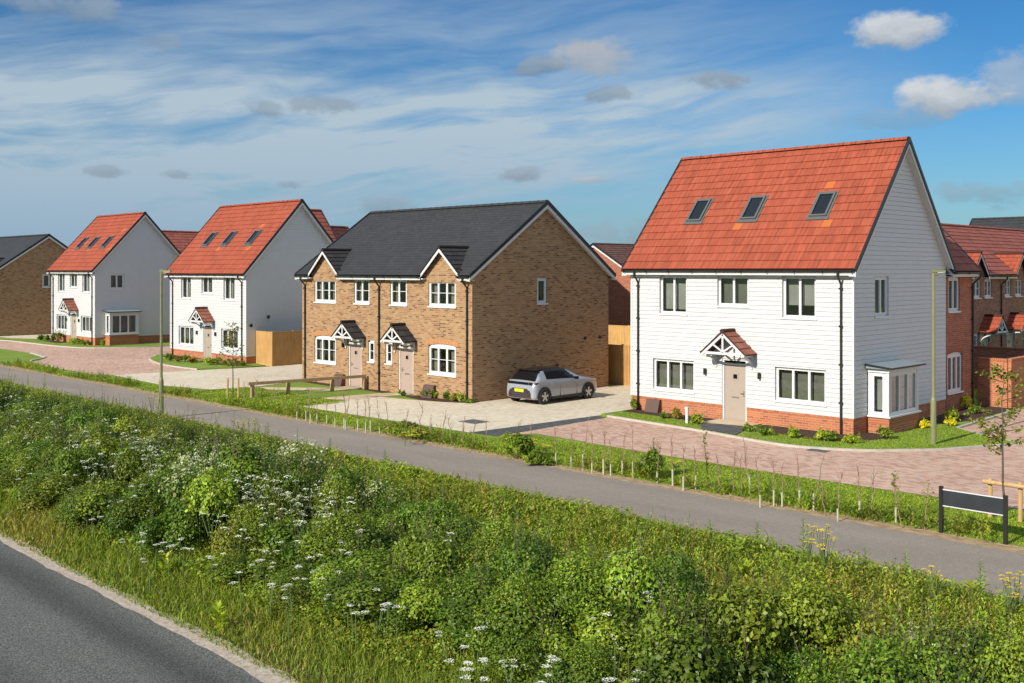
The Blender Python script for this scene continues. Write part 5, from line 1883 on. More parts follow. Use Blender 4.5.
X, Y = scatter(20000, -52, -2, 11.8, 16.85)
D = dist(X, Y)
keep = (field_noise(X, Y, 0.9, 41) + rng.normal(0, 0.3, len(X)) > -0.45) & (rng.random(len(X)) < np.clip((18 / D) ** 1.1, 0.2, 1)) & ((Y > 14.2) | ((X > -13) & (Y > 12.2)) | (rng.random(len(X)) < 0.25))
X, Y, D = X[keep], Y[keep], D[keep]
H = rng.uniform(0.28, 0.72, len(X)) * np.clip((17.0 - Y) / 1.6, 0.25, 1)
tag(weeds('weeds', X, Y, H, np.clip(0.006 * D, 0.085, 0.2), 16, [(0.095, 0.145, 0.026), (0.115, 0.165, 0.030), (0.075, 0.125, 0.024), (0.085, 0.12, 0.04), (0.12, 0.13, 0.045), (0.06, 0.10, 0.022), (0.13, 0.12, 0.05)]), 'upright leafy weeds along the path edge', None, None, 'stuff')

# strip of weeds on the far side of the path
X, Y = scatter(60000, -75, -4, 20.12, 21.3, 0.1)
D = dist(X, Y)
lush = field_noise(X, Y, 0.55, 51) + 0.2 * ((X > -27) & (X < -11)) - 0.25 * (X < -34) - 0.7 * (X > -10)
keep = (rng.random(len(X)) < np.clip((22 / D) ** 1.2, 0.1, 1)) & (rng.random(len(X)) < np.clip(0.26 + 0.5 * lush, 0.03, 1)) & (rng.random(len(X)) < np.clip((21.25 - Y) / 0.7, 0, 1)) & (rng.random(len(X)) < np.clip((Y - 20.15) / 0.35, 0.12, 1))
X, Y, D, lush = X[keep], Y[keep], D[keep], lush[keep]
n = len(X)
ht = np.clip(0.10 + 0.12 * lush, 0.04, 0.34) * rng.uniform(0.5, 1.5, n) * np.clip((Y - 20.0) / 0.35, 0.4, 1)
dry = rng.normal(0, 0.5, n) + 0.7 * (Y < 20.35)
col = np.where((dry > 0.7)[:, None], palette(n, [(0.13, 0.12, 0.065), (0.165, 0.15, 0.09)]), palette(n, [(0.08, 0.135, 0.022), (0.11, 0.17, 0.03), (0.07, 0.11, 0.03)]))
tag(blade_mesh('grass', np.stack((X, Y, np.zeros(n)), 1), ht, np.clip(0.0010 * D, 0.014, 0.05), rng.uniform(0.1, 0.9, n), col), 'rough grass along the far edge of the path', None, None, 'stuff')
X, Y = scatter(1500, -60, -5, 20.3, 21.2, 0.1)
k = field_noise(X, Y, 0.7, 52) + 0.3 * (X > -27) > 0.15
X, Y = X[k], Y[k]
tag(weeds('weeds', X, Y, rng.uniform(0.12, 0.42, len(X)), 0.11, 14, [(0.08, 0.135, 0.022), (0.105, 0.16, 0.03), (0.09, 0.12, 0.04)]), 'leafy weeds around the hedge saplings', None, None, 'stuff')

# short mown blades on the front lawn
X, Y = scatter(150000, -48, -4, 20.5, 24.6, 0.0)
D = dist(X, Y)
mown = ((X > -23.0) & (Y < 23.5)) | ((X <= -23.0) & (X > -33.4) & (Y < 22.2)) | ((X <= -33.4) & (X > -41) & (Y < 24.3)) | ((X <= -41) & (Y < 21.8))
keep = mown & (rng.random(len(X)) < np.clip((24 / D) ** 1.5, 0.1, 1))
X, Y, D = X[keep], Y[keep], D[keep]
n = len(X)
pn = field_noise(X, Y, 1.4, 61)[:, None]
col = palette(n, [(0.088, 0.140, 0.020), (0.105, 0.158, 0.026), (0.072, 0.122, 0.018), (0.125, 0.165, 0.036)]) * (1 + 0.18 * pn)
tag(blade_mesh('grass', np.stack((X, Y, np.zeros(n)), 1), rng.uniform(0.02, 0.05, n), np.clip(0.0010 * D, 0.014, 0.04), rng.uniform(0.2, 1.1, n), np.clip(col, 0.004, 1)), 'short mown lawn grass', None, None, 'stuff')
# island lawns
def isl(x0, x1, y0, y1, n_, inside, z):
    X = rng.uniform(x0, x1, n_)
    Y = rng.uniform(y0, y1, n_)
    k = inside(X, Y)
    return X[k], Y[k], np.full(k.sum(), z)


def poly_in(poly):
    poly = np.array(poly)

    def f(X, Y):
        r = np.zeros(len(X), bool)
        for (x0, y0), (x1, y1) in zip(poly, np.roll(poly, -1, 0)):
            c = (y0 > Y) != (y1 > Y)
            with np.errstate(divide='ignore', invalid='ignore'):
                r ^= c & (X < (x1 - x0) * (Y - y0) / (y1 - y0 + 1e-12) + x0)
        return r
    return f


lawnD = islD[:] + [(-12.5, 33.2), (-13.75, 34.2), (-14.2, 34.8), (-14.8, 33.5), (-14.3, 31.0), (-14.4, 29.9), (-15.6, 28.8), (-17.2, 29.05), (-17.9, 28.0), (-19.4, 28.1), (-19.7, 28.9), (-21.5, 29.35), (-23.8, 29.4)]
ctr = np.array(lawnD).mean(0)
X, Y, Z = isl(-24, -11, 27.3, 35, 42000, poly_in([tuple(np.array(p) * 1.0 + np.array((0.0, 0.07))) for p in lawnD]), 0.058)
n = len(X)
col = palette(n, [(0.088, 0.140, 0.020), (0.105, 0.158, 0.026), (0.072, 0.122, 0.018), (0.125, 0.165, 0.036)])
tag(blade_mesh('grass', np.stack((X, Y, Z), 1), rng.uniform(0.015, 0.035, n), np.full(n, 0.03), rng.uniform(0.2, 1.1, n), col), 'short lawn grass round the nearest white house', None, None, 'stuff')

# ---- cow parsley and hogweed: prototypes, then one plant for each flower head group seen
def umbel(mb, c, r, nq=16, m=1):
    for k in range(nq):
        a = k * 2.39996
        q = r * sqrt((k + 0.5) / nq)
        p = np.array((c[0] + q * cos(a), c[1] + q * sin(a), c[2] - 0.28 * q * q / r + random.uniform(-.006, .006)))
        w = r * random.uniform(0.17, 0.27)
        tl = np.array((random.gauss(0, .25), random.gauss(0, .25), 1.0))
        tl /= np.linalg.norm(tl)
        e1 = np.cross(tl, (cos(a), sin(a), 0.0))
        e1 /= np.linalg.norm(e1)
        e2 = np.cross(tl, e1)
        mb.poly([tuple(p + e1 * w), tuple(p + e2 * w), tuple(p - e1 * w), tuple(p - e2 * w)], 0)


def umbel_proto(heads, name='cow_parsley', rad=0.055, petal='petal_white', spread=0.22, hmin=0.75):
    root = bpy.data.objects.new(name, None)
    st = MB()
    outs = []
    P = []
    for k in range(heads):
        a = random.uniform(0, 2 * pi)
        q = spread * sqrt(random.random())
        h = random.uniform(hmin, 1.0)
        b = (q * 0.3 * cos(a), q * 0.3 * sin(a), h * 0.55)
        p = (q * cos(a), q * sin(a), h)
        st.tube(b, p, 0.007, 0.004, 4, caps=False)
        for j in range(5):
            aa = 2 * pi * j / 5
            st.tube((p[0], p[1], p[2] - rad * 0.55), (p[0] + rad * .8 * cos(aa), p[1] + rad * .8 * sin(aa), p[2] - rad * .15), 0.003, 0.002, 3, caps=False)
        fm = MB()
        umbel(fm, p, rad * random.uniform(0.75, 1.2), 20)
        f = fm.build('flower_head', petal)
        COL.objects.unlink(f)
        outs.append(f)
    st.tube((0, 0, -0.05), (0, 0, 0.58), 0.011, 0.008, 5, caps=False)
    s = st.build('stalk', 'stem_green')
    COL.objects.unlink(s)
    return (root, s, *outs)


hog = [umbel_proto(k, 'hogweed', 0.060, spread=0.16) for k in (1, 2, 2, 3)]
cow = [umbel_proto(k, 'cow_parsley', 0.055, 'petal_cream', spread=0.30, hmin=0.7) for k in (4, 5, 6, 5)]
HOG = [(16, 469), (26, 472), (45, 469), (58, 465), (66, 471), (74, 483), (92, 497), (88, 462), (87, 493), (93, 514), (112, 493), (120, 496), (126, 508), (137, 482), (142, 477), (144, 530),
       (140, 540), (156, 539), (129, 533), (169, 542), (180, 536), (183, 543), (150, 553), (212, 553), (226, 550), (241, 571), (266, 557), (258, 556), (298, 562), (308, 556), (320, 557), (314, 567), (292, 582), (304, 573), (291, 578), (271, 579), (289, 594),
       (331, 569), (327, 586), (348, 588), (353, 601), (356, 607), (377, 600), (387, 598), (375, 587), (397, 599), (447, 623), (478, 621), (460, 643), (455, 652), (464, 658), (483, 653), (462, 664), (471, 668), (508, 655), (358, 523), (352, 549), (444, 524),
       (619, 561), (632, 564), (627, 558), (622, 568), (653, 581), (605, 606), (611, 608), (602, 612), (511, 655), (553, 652), (561, 655), (550, 665), (629, 656), (606, 672)]
for i, (px, py) in enumerate(HOG):
    x, y, z = over(px, py, 0.24)
    h = hog[i % 4]
    place(h, (x, y, 0), (1, 1, z), random.uniform(0, 6.28), 'hogweed with flat white flower heads rising out of the hedge bank', 'wildflower', 'white hogweed on the hedge bank', 'hogweed')
COW = [(609, 550), (615, 552), (632, 548), (613, 556), (628, 555), (636, 571), (655, 588), (912, 625), (907, 627), (919, 622), (925, 636), (941, 643), (947, 640), (944, 655), (988, 654), (985, 672), (992, 675), (1001, 671), (928, 681), (600, 617), (605, 618), (610, 622), (600, 624), (615, 630), (519, 660), (675, 672), (432, 524)]
for px, py in COW:
    x, y, COWZ = over(px, py, 0.12)
    place(random.choice(cow), (x, y, 0), (0.62, 0.62, COWZ), random.uniform(0, 6.28), 'cow parsley with small lacy white flower heads in the rough grass of the bank', 'wildflower', 'cow parsley on the bank')
# the drift of cow parsley along the top left of the bank
for k in range(185):
    px = random.uniform(3, 350)
    py = 386 + 0.255 * px + abs(random.gauss(0, 26)) + (10 if px > 180 else 0)
    x, y, z = over(px, py, 0.20)
    if not (9.0 < y < 16.7):
        continue
    place(random.choice(cow), (x, y, 0), (1.2, 1.2, z), random.uniform(0, 6.28), 'pale cow parsley in the drift of flowers along the path at the left', 'wildflower', 'cow parsley drift by the path')
# yellow flowers
yel = [umbel_proto(k, 'yellow_flower', 0.050, 'petal_yellow', 0.16, 0.75) for k in (4, 6, 8)]
for px, py, z in [(822, 523, 1.1), (826, 531, 1.0), (808, 525, 1.0), (935, 565, 0.9), (1013, 572, 0.9), (1018, 569, 0.9), (1006, 580, 0.8), (152, 394, 1.0), (158, 396, 0.9), (163, 392, 1.1), (118, 397, 0.8), (240, 418, 1.0), (248, 420, 0.9), (256, 419, 0.9), (244, 423, 0.8)]:
    x, y = G(px, py, z)
    y_ = min(y, 16.9)
    place(random.choice(yel), (x, y, 0), (1, 1, z), random.uniform(0, 6.28), 'tall weed with small yellow flowers at the edge of the path', 'wildflower', 'yellow flowered weeds by the path')
for px, py in [(676, 463), (410, 433), (418, 430), (405, 436), (424, 433), (530, 441), (545, 447)]:
    x, y = G(px, py, 0.3)
    place(random.choice(yel), (x, y, 0), (1.4, 1.4, 0.36), random.uniform(0, 6.28), 'low yellow flowering weed among the hedge saplings beyond the path', 'wildflower', 'yellow weeds beyond the path')

# dock and other broad leaved plants
def rosette(label, x, y, h, n, leaf, cols, name='dock_plant', mat='leaf', z0=0.0, cat='plant', group=None, aspect=0.4, spread=0.5):
    root = empty(name, (x, y, z0), random.uniform(0, 6), label, cat, group)
    u = rng.random(n)
    a = rng.uniform(0, 2 * pi, n)
    ax = np.stack((np.cos(a) * spread, np.sin(a) * spread, 0.35 + u), 1)
    ax /= np.linalg.norm(ax, axis=1, keepdims=True)
    L_ = leaf * rng.uniform(0.7, 1.2, n)
    P = ax * (L_ * 0.55)[:, None] + np.stack((np.cos(a) * spread * h * 0.4 * (1 - u * .6), np.sin(a) * spread * h * 0.4 * (1 - u * .6), h * u * 0.75), 1)
    nrm = np.stack((-np.cos(a) * 0.6, -np.sin(a) * 0.6, np.full(n, 1.0)), 1) + rng.normal(0, .2, (n, 3))
    leaf_mesh('leaves', P, L_, nrm, palette(n, cols, 0.15), mat, aspect, ax, parent=root)
    st = MB()
    st.tube((0, 0, -0.03), (0, 0, h * 0.7), 0.012, 0.006, 5, caps=False)
    st.build('stem', 'stem_green', root)
    return root


YG = [(0.15, 0.21, 0.03), (0.18, 0.23, 0.04), (0.11, 0.18, 0.03)]
x, y = G(745, 580, 0.2)
rosette('big yellow green dock plant with broad leaves near the path, right of the middle', x, y, 0.45, 60, 0.22, YG)
x, y = G(70, 428, 0.3)
for px, py, lb in [(815, 578, 'broad leaved bright green weed beside the path below the two leafy saplings'), (165, 560, 'yellowish leafy plant among the hogweed near the road verge'), (250, 532, 'bright yellow green leafy plant in front of the blossomed bush'), (218, 612, 'small pale green leafy weed in the grass by the road')]:
    x, y = G(px, py, 0.3)
    rosette(lb, x, y, 0.4, 50, 0.17, YG)

for k in range(34):
    x, y = random.uniform(-24, -3), random.uniform(12.6, 16.5)
    if not inview(np.array(x), np.array(y), 0.3, 0) or (x < -13 and y < 15.2):
        continue
    rosette('bright broad leaved weed in the rough growth between hedge and path', x, y, random.uniform(0.3, 0.55), 34, random.uniform(0.12, 0.19), random.choice([YG, [(0.12, 0.18, 0.03), (0.09, 0.15, 0.03)], [(0.14, 0.17, 0.05)]]), 'weed_plant', group='broad leaved weeds between hedge and path')

# round bushes on the far side of the path
def shrub(label, x, y, r, h, cols, n=1500, leaf=0.06, z0=0.0, group=None, name='shrub'):
    if n < 1000:
        r, h = r * 0.8, h * 0.72
    root = empty(name, (x, y, z0), 0, label, 'shrub', group)
    P, s, nn, c, ax, stems = grow_bush(n, leaf / max(r, 0.1), cols, 6)
    P = P * np.array((r, r, h))
    leaf_mesh('foliage', P, s * r, nn, c, 'leaf', 0.6, ax, parent=root)
    mb = MB()
    for b, tip in stems:
        mb.tube((0, 0, -0.02), tuple(tip * np.array((r, r, h))), 0.012, 0.004, 4, caps=False)
    mb.build('stem', 'bark', root)
    return root


for px, py, r, h, lb in [(517, 459, 0.46, 0.75, 'rounded dark green bush beside the path in front of the charcoal driveway strip'), (651, 478, 0.44, 0.58, 'dense green bush among the saplings beyond the path'), (538, 465, 0.45, 0.36, 'low yellowish bush just right of the rounded dark bush'), (412, 437, 0.9, 0.42, 'low sprawling bush with yellow flowers among the pale tree guards')]:
    x, y = G(px, py)
    shrub(lb, x, y, r, h, DK + MD if 'dark' in lb or 'dense' in lb else OL + MD, 2200, 0.075)

# bedding plants along the houses
BEDS = [(678, 421, .3, .45, 2), (697, 426, .35, .4, 1), (634, 412, .18, .6, 0), (664, 420, .22, .25, 0), (765, 437, .38, .36, 0), (792, 440, .35, .42, 1), (820, 442, .32, .42, 1), (832, 443, .38, .4, 0), (851, 445, .35, .35, 1), (884, 441, .35, .45, 0), (748, 433, .3, .25, 0),
        (908, 425, .55, .7, 0), (925, 414, .7, .95, 3), (940, 411, .6, .8, 0), (956, 410, .5, .65, 0), (966, 411, .6, .75, 4), (984, 406, .65, .85, 4), (952, 423, .35, .55, 1), (925, 430, .25, .3, 4), (950, 428, .25, .35, 4), (1000, 408, .4, .5, 0), (975, 415, .45, .4, 0)]
PC = {0: MD, 1: YG, 2: [(0.16, 0.10, 0.04), (0.12, 0.12, 0.03)], 3: DK, 4: [(0.42, 0.36, 0.02), (0.30, 0.30, 0.03)]}
PN = {0: 'small green bedding shrub', 1: 'pale yellow green bedding shrub', 2: 'bronze tinted bedding shrub', 3: 'dark green bedding shrub', 4: 'bright yellow bedding shrub'}
for px, py, r, h, k in BEDS:
    x, y = G(px, py)
    wh = 'in the bed along the front of the nearest white house' if px < 895 else 'in the bed between the white house and brick neighbour'
    shrub((PN[k] + ' ' + wh), x, y, r, h, PC[k], 700, 0.06, 0.06, 'bedding shrubs beside the nearest white house')
for px, py, r, h, k in [(424, 397, .3, .3, 0), (436, 398, .3, .45, 1), (430, 398, .4, .5, 0), (447, 400, .3, .4, 0), (455, 401, .25, .35, 2), (462, 402, .3, .4, 1), (470, 403, .3, .2, 0), (402, 396, .2, .25, 0)]:
    x, y = G(px, py)
    shrub(PN[k] + ' by the wall of the right hand semi', x, y, r, h, PC[k], 500, 0.07, 0.0, 'bedding shrubs by the buff brick semi')
for px, py, r, h, k in [(170, 362, .35, .5, 3), (178, 363, .3, .35, 2), (185, 363, .4, .5, 0), (192, 364, .35, .4, 2), (210, 366, .45, .55, 1), (217, 366, .4, .5, 0), (228, 367, .35, .4, 0), (236, 367, .4, .45, 2), (243, 367, .3, .3, 0)]:
    x, y = G(px, py)
    shrub(PN[k] + ' before the white house with two vents', x, y, r, h, PC[k], 400, 0.09, 0.06, 'bedding shrubs by the white house with two vents')
for px, py, r, h, k in [(41, 341, .4, .5, 3), (47, 341, .4, .5, 3), (53, 342, .3, .4, 0), (58, 343, .5, 1.0, 3), (72, 345, .5, .5, 1), (78, 345, .5, .5, 0), (85, 346, .5, .4, 0), (103, 347, .2, .5, 1)]:
    x, y = G(px, py)
    shrub(PN[k] + ' before the far white house', x, y, r, h, PC[k], 350, 0.1, 0.06, 'bedding shrubs by the far white house')

# tall weeds standing out against the path
for px, py, h in [(803, 552, .75), (757, 545, .6), (773, 560, .55), (710, 540, .55), (480, 490, .6), (590, 520, .5), (865, 575, .6), (905, 580, .6), (980, 600, .7), (45, 385, .9), (28, 382, .8), (10, 384, .8), (385, 460, .55), (330, 445, .5), (268, 432, .6), (645, 535, .45), (540, 505, .5)]:
    x, y = G(px, py + 14)
    y = min(y, 16.85)
    root = empty('tall_weed', (x, y, 0), 0, 'tall leafy weed spike standing up beside the grey path', 'plant', 'tall weed spikes by the path')
    k = 46
    u = np.linspace(0.08, 1, k)
    a = np.arange(k) * 2.4
    ax = np.stack((np.cos(a), np.sin(a), np.full(k, 0.6)), 1)
    L_ = 0.15 * (1.2 - u) * rng.uniform(0.8, 1.2, k) + 0.02
    P = np.stack((0.03 * np.sin(u * 3), 0 * u, u * h * 1.15), 1) + ax * (L_ * 0.5)[:, None]
    leaf_mesh('leaves', P, L_, np.stack((-0.6 * np.cos(a), -0.6 * np.sin(a), np.ones(k)), 1), palette(k, [(0.09, 0.15, 0.03), (0.11, 0.17, 0.035)]), 'leaf', 0.32, ax, parent=root)
    st = MB()
    st.tube((0, 0, -0.02), (0, 0, h * 1.12), 0.008, 0.004, 5, caps=False)
    st.build('stem', 'stem_green', root)

# ---- hedge whips in tree guards
def whip_proto(guard, hgt, leafy):
    root = bpy.data.objects.new('hedge_sapling', None)
    st = MB()
    lean = (random.gauss(0, 0.10), random.gauss(0, 0.10))
    pts = [np.array((lean[0] * hgt * u + random.gauss(0, .012), lean[1] * hgt * u + random.gauss(0, .012), hgt * u)) for u in np.linspace(0, 1, 6)]
    pts[0][2] = -0.03
    for i, (a, b) in enumerate(zip(pts, pts[1:])):
        st.tube(a, b, 0.015 * (1 - i / 10), 0.015 * (1 - (i + 1) / 10), 5, caps=False)
    for k in range(8):
        i = random.randrange(2, 5)
        b = pts[i] + (pts[i + 1] - pts[i]) * random.random()
        a = random.uniform(0, 2 * pi)
        l = random.uniform(0.08, 0.26)
        st.tube(b, b + np.array((cos(a) * l * 0.5, sin(a) * l * 0.5, l)), 0.006, 0.003, 3, caps=False)
    s = st.build('stem', 'whip_bark')
    COL.objects.unlink(s)
    out = [root, s]
    if guard:
        g = MB()
        g.lathe([(0.022, 0.0), (0.024, guard), (0.018, guard)], (lean[0] * 0.2, lean[1] * 0.2, 0), 8)
        g = g.build('tree_guard', 'tube_pale')
        g.data.transform(__import__('mathutils').Matrix.Shear('XY', 4, (lean[0], lean[1])) if False else __import__('mathutils').Matrix.Identity(4))
        COL.objects.unlink(g)
        out.append(g)
    if leafy:
        k = leafy
        i = rng.integers(1, 5, k)
        f = rng.random(k)
        Pp = np.array(pts)[i] + (np.array(pts)[i + 1] - np.array(pts)[i]) * f[:, None] + rng.normal(0, 0.05, (k, 3))
        me = leaf_mesh('foliage', Pp, np.full(k, 0.075) * rng.uniform(.7, 1.3, k), rng.normal(0, .6, (k, 3)) + np.array((0, -.3, 1)), palette(k, [(0.09, 0.14, 0.03), (0.12, 0.17, 0.035), (0.07, 0.10, 0.03)]), 'leaf', 0.6, mesh_only=True)
        out.append(bpy.data.objects.new('foliage', me))
    return tuple(out)


wp_g = [whip_proto(random.uniform(.30, .42), random.uniform(1.0, 1.35), 0) for _ in range(5)]
wp_b = [whip_proto(0, random.uniform(0.8, 1.2), 0) for _ in range(3)]
wp_l = [whip_proto(0, 1.1, 60), whip_proto(0, 1.0, 50)]
# base of each guard in the photograph
GUARD = [(297, 419), (305, 421), (311, 424), (317, 424), (327, 424), (335, 427), (343, 430), (346, 430), (358, 431), (366, 433), (371, 432), (380, 434), (388, 435),
         (532, 457), (556, 465), (571, 469), (582, 470), (592, 473), (603, 475), (611, 476), (622, 475), (633, 477), (657, 483), (673, 486), (683, 491), (696, 489), (751, 494), (761, 508), (774, 506), (782, 507), (800, 508), (812, 511), (837, 522), (860, 519), (896, 523)]
BARE = [(244, 403), (254, 405), (262, 408), (271, 409), (279, 411), (287, 413), (405, 438), (418, 440), (430, 441), (442, 444), (452, 446), (462, 447), (472, 448), (486, 450), (720, 494), (733, 494), (742, 497), (825, 516), (872, 515)]
for i, (px, py) in enumerate(GUARD):
    x, y = G(px, py)
    place(wp_g[i % 5], (x, y, 0), random.uniform(0.85, 1.12), random.uniform(0, 6.28), 'bare hedge sapling in a slim pale tree guard beyond the path', 'sapling', 'hedge saplings in pale guards')
for i, (px, py) in enumerate(BARE):
    x, y = G(px, py)
    place(wp_b[i % 3], (x, y, 0), random.uniform(0.8, 1.1), random.uniform(0, 6.28), 'thin bare hedge sapling without a guard beyond the path', 'sapling', 'bare hedge saplings beyond the path')
for (px, py), lb in zip([(708, 486), (901, 528), (925, 530)], ['leafy young sapling standing in front of the doorstep of the nearest white house', 'leaning leafy sapling left of the two beside the street name board', 'upright leafy sapling nearest the street name board']):
    x, y = G(px, py)
    place(wp_l[0 if px != 925 else 1], (x, y, 0), (1.0, 1.0, 0.95 if px != 708 else 1.15), random.uniform(0, 6), lb, 'sapling')

# ---- young trees
def young_tree(label, x, y, h, crown0, cr, nleaf, leaf, cols, lean=(0, 0)):
    root = empty('young_tree', (x, y, 0), 0, label, 'tree')
    tr, br = MB(), MB()
    pts = [np.array((lean[0] * u + random.gauss(0, .02), lean[1] * u + random.gauss(0, .02), h * u)) for u in np.linspace(0, 1, 9)]
    pts[0] = np.array((0, 0, -0.05))
    for i, (a, b) in enumerate(zip(pts, pts[1:])):
        tr.tube(a, b, 0.028 * (1 - i / 9.5), 0.028 * (1 - (i + 1) / 9.5), 7, caps=False)
    tr.build('trunk', 'bark', root)
    ends = []
    for k in range(22):
        u = random.uniform(crown0, 0.97)
        i = min(7, int(u * 8))
        b = pts[i] + (pts[i + 1] - pts[i]) * (u * 8 - i)
        a = random.uniform(0, 2 * pi)
        l = cr * random.uniform(0.5, 1.1) * (1.15 - 0.75 * (u - crown0) / (1 - crown0))
        e = b + np.array((cos(a) * l, sin(a) * l, l * random.uniform(0.3, 0.9)))
        mid = (b + e) / 2 + np.array((0, 0, -0.04))
        br.tube(b, mid, 0.010, 0.007, 4, caps=False)
        br.tube(mid, e, 0.007, 0.003, 4, caps=False)
        ends.append((b, mid, e))
    br.build('branch', 'bark', root)
    E = np.array(ends)
    k = rng.integers(0, len(E), nleaf)
    f = rng.beta(2, 1.2, nleaf)[:, None]
    P = np.where(f < 0.5, E[k, 0] + (E[k, 1] - E[k, 0]) * f * 2, E[k, 1] + (E[k, 2] - E[k, 1]) * (f * 2 - 1)) + rng.normal(0, 0.045, (nleaf, 3))
    leaf_mesh('crown', P, leaf * rng.uniform(0.7, 1.3, nleaf), rng.normal(0, .7, (nleaf, 3)) + np.array((0, -.3, .8)), palette(nleaf, cols), 'leaf', 0.7, parent=root)
    return root


tx, ty = G(1003, 521)
young_tree('young sparse leafed tree behind the street name board at the right edge', tx, ty, 3.3, 0.34, 0.75, 620, 0.082, [(0.065, 0.09, 0.022), (0.085, 0.105, 0.03), (0.05, 0.075, 0.02), (0.09, 0.075, 0.035)])
sf = empty('tree_stake', (tx, ty, 0), 0, 'pale wooden tree support frame of two stakes and a crossbar behind the name board', 'stake')
for dx in (-0.30, 0.30):
    b = MB()
    b.lathe([(0.045, -0.1), (0.045, 0.80), (0.04, 0.83), (0.0, 0.83)], (dx, 0.12, 0), 10)
    b.build('stake', 'timber_stake', sf, smooth=False)
b = MB()
b.tube((-0.42, 0.03, 0.76), (0.42, 0.03, 0.76), 0.045, 0.045, 10)
b.build('crossbar', 'timber_stake', sf)
tx2, ty2 = G(233, 398)
young_tree('young thin tree with few pale leaves between two stakes on the lawn', tx2, ty2, 3.0, 0.42, 0.6, 330, 0.10, [(0.085, 0.085, 0.05), (0.075, 0.10, 0.035), (0.115, 0.095, 0.075)])
for dx, lb in ((-0.22, 'left one of two short wooden stakes beside the thin young tree'), (0.22, 'right one of two short wooden stakes beside the thin young tree')):
    b = MB()
    b.lathe([(0.04, -0.1), (0.04, 0.78), (0.035, 0.81), (0.0, 0.81)], (tx2 + dx * 0.7, ty2 + dx * 0.7, 0), 10)
    tag(b.build('tree_stake', 'timber_stake'), lb, 'stake', 'stakes by the thin young tree')

# small items by the walls
x, y = G(687, 425)
b = MB()
b.box(x - 0.045, x + 0.045, y - 0.03, y + 0.03, 0.06, 0.52)
b.box(x - 0.06, x + 0.06, y - 0.045, y + 0.045, 0.521, 0.60)
tag(b.build('marker_post', 'white_trim'), 'small white marker post in the bed against the brick plinth', 'post')
x, y = G(394.5, 391.5)
b = MB()
b.lathe([(0.08, 0.0), (0.10, 0.18), (0.07, 0.22), (0.08, 0.34), (0.03, 0.36)], (x, y, 0.0), 12)
tag(b.build('garden_ornament', 'stone_pale'), 'small pale ornament standing beside the right hand pink door', 'ornament')


# ------------------------------------------------------------------ sky, sun, camera
EL = radians(29.5)
SUNV = np.array((0.015, 1.0))            # horizontal direction the light travels (X, Y)
SUNV = SUNV / np.linalg.norm(SUNV)
world = bpy.data.worlds.new('World')
SC.world = world
world.use_nodes = True
t = world.node_tree
t.nodes.clear()
out = t.nodes.new('ShaderNodeOutputWorld')
sky = N(t, 'ShaderNodeTexSky')
sky.sky_type = 'NISHITA'
sky.sun_disc = False
sky.sun_elevation = EL
sky.sun_rotation = atan2(-SUNV[0], -SUNV[1])
sky.air_density = 1.0
sky.dust_density = 0.05
sky.ozone_density = 3.0
hsv = N(t, 'ShaderNodeHueSaturation')
hsv.inputs['Saturation'].default_value = 1.3
hsv.inputs['Value'].default_value = 1.0
L(t, sky.outputs[0], hsv.inputs['Color'])
bg = N(t, 'ShaderNodeBackground')
bg.inputs['Strength'].default_value = 0.070
L(t, mix(t, 1.0, hsv.outputs[0], (0.56, 0.82, 0.98), 'MULTIPLY'), bg.inputs['Color'])
tc = N(t, 'ShaderNodeTexCoord')
sep = N(t, 'ShaderNodeSeparateXYZ')
L(t, tc.outputs['Generated'], sep.inputs[0])
x, y, z = sep.outputs
fw = math_(t, 'MULTIPLY', math_(t, 'SUBTRACT', y, x), 0.70711)
rt = math_(t, 'MULTIPLY', math_(t, 'ADD', y, x), 0.70711)
az = math_(t, 'ARCTAN2', rt, fw)          # compass bearing from the view axis
el = math_(t, 'ARCSINE', z)
cmb = N(t, 'ShaderNodeCombineXYZ')
L(t, az, cmb.inputs[0])
L(t, el, cmb.inputs[1])
P = cmb.outputs[0]


def skyang(px, py):
    a = math.atan((px - CXP) / F)
    return a, math.atan((HYP - py) / F * cos(a))


# high cirrus sheet: streaky noise times a broad band
warp = noise(t, mapping(t, P, (2.0, 4.0, 1)), 2.0, 3, 0.5)
wv = N(t, 'ShaderNodeCombineXYZ')
L(t, math_(t, 'ADD', az, math_(t, 'MULTIPLY', warp, 0.12)), wv.inputs[0])
L(t, math_(t, 'ADD', math_(t, 'ADD', el, math_(t, 'MULTIPLY', az, -0.10)), math_(t, 'MULTIPLY', warp, 0.06)), wv.inputs[1])
streak = noise(t, mapping(t, wv.outputs[0], (2.2, 15.0, 1)), 1.6, 7, 0.58)
fine = noise(t, mapping(t, wv.outputs[0], (9.0, 60.0, 1)), 1.3, 5, 0.6)
# band centre rises slightly towards the right
bc = math_(t, 'ADD', 0.128, math_(t, 'MULTIPLY', az, 0.085))
bw = math_(t, 'MAXIMUM', math_(t, 'SUBTRACT', 0.062, math_(t, 'MULTIPLY', az, 0.085)), 0.02)
dv = math_(t, 'DIVIDE', math_(t, 'SUBTRACT', el, bc), bw)
band_ = math_(t, 'EXPONENT', math_(t, 'MULTIPLY', math_(t, 'MULTIPLY', dv, dv), -1.0))
fade = N(t, 'ShaderNodeMapRange')
fade.interpolation_type = 'SMOOTHSTEP'
fade.inputs['From Min'].default_value = 0.10
fade.inputs['From Max'].default_value = 0.46
fade.inputs['To Min'].default_value = 1.0
fade.inputs['To Max'].default_value = 0.0
L(t, math_(t, 'ADD', az, math_(t, 'MULTIPLY', math_(t, 'SUBTRACT', streak, 0.5), 0.25)), fade.inputs['Value'])
m1 = math_(t, 'MULTIPLY', band_, fade.outputs[0])
s1 = N(t, 'ShaderNodeMapRange')
s1.interpolation_type = 'SMOOTHSTEP'
s1.inputs['From Min'].default_value = 0.32
s1.inputs['From Max'].default_value = 0.70
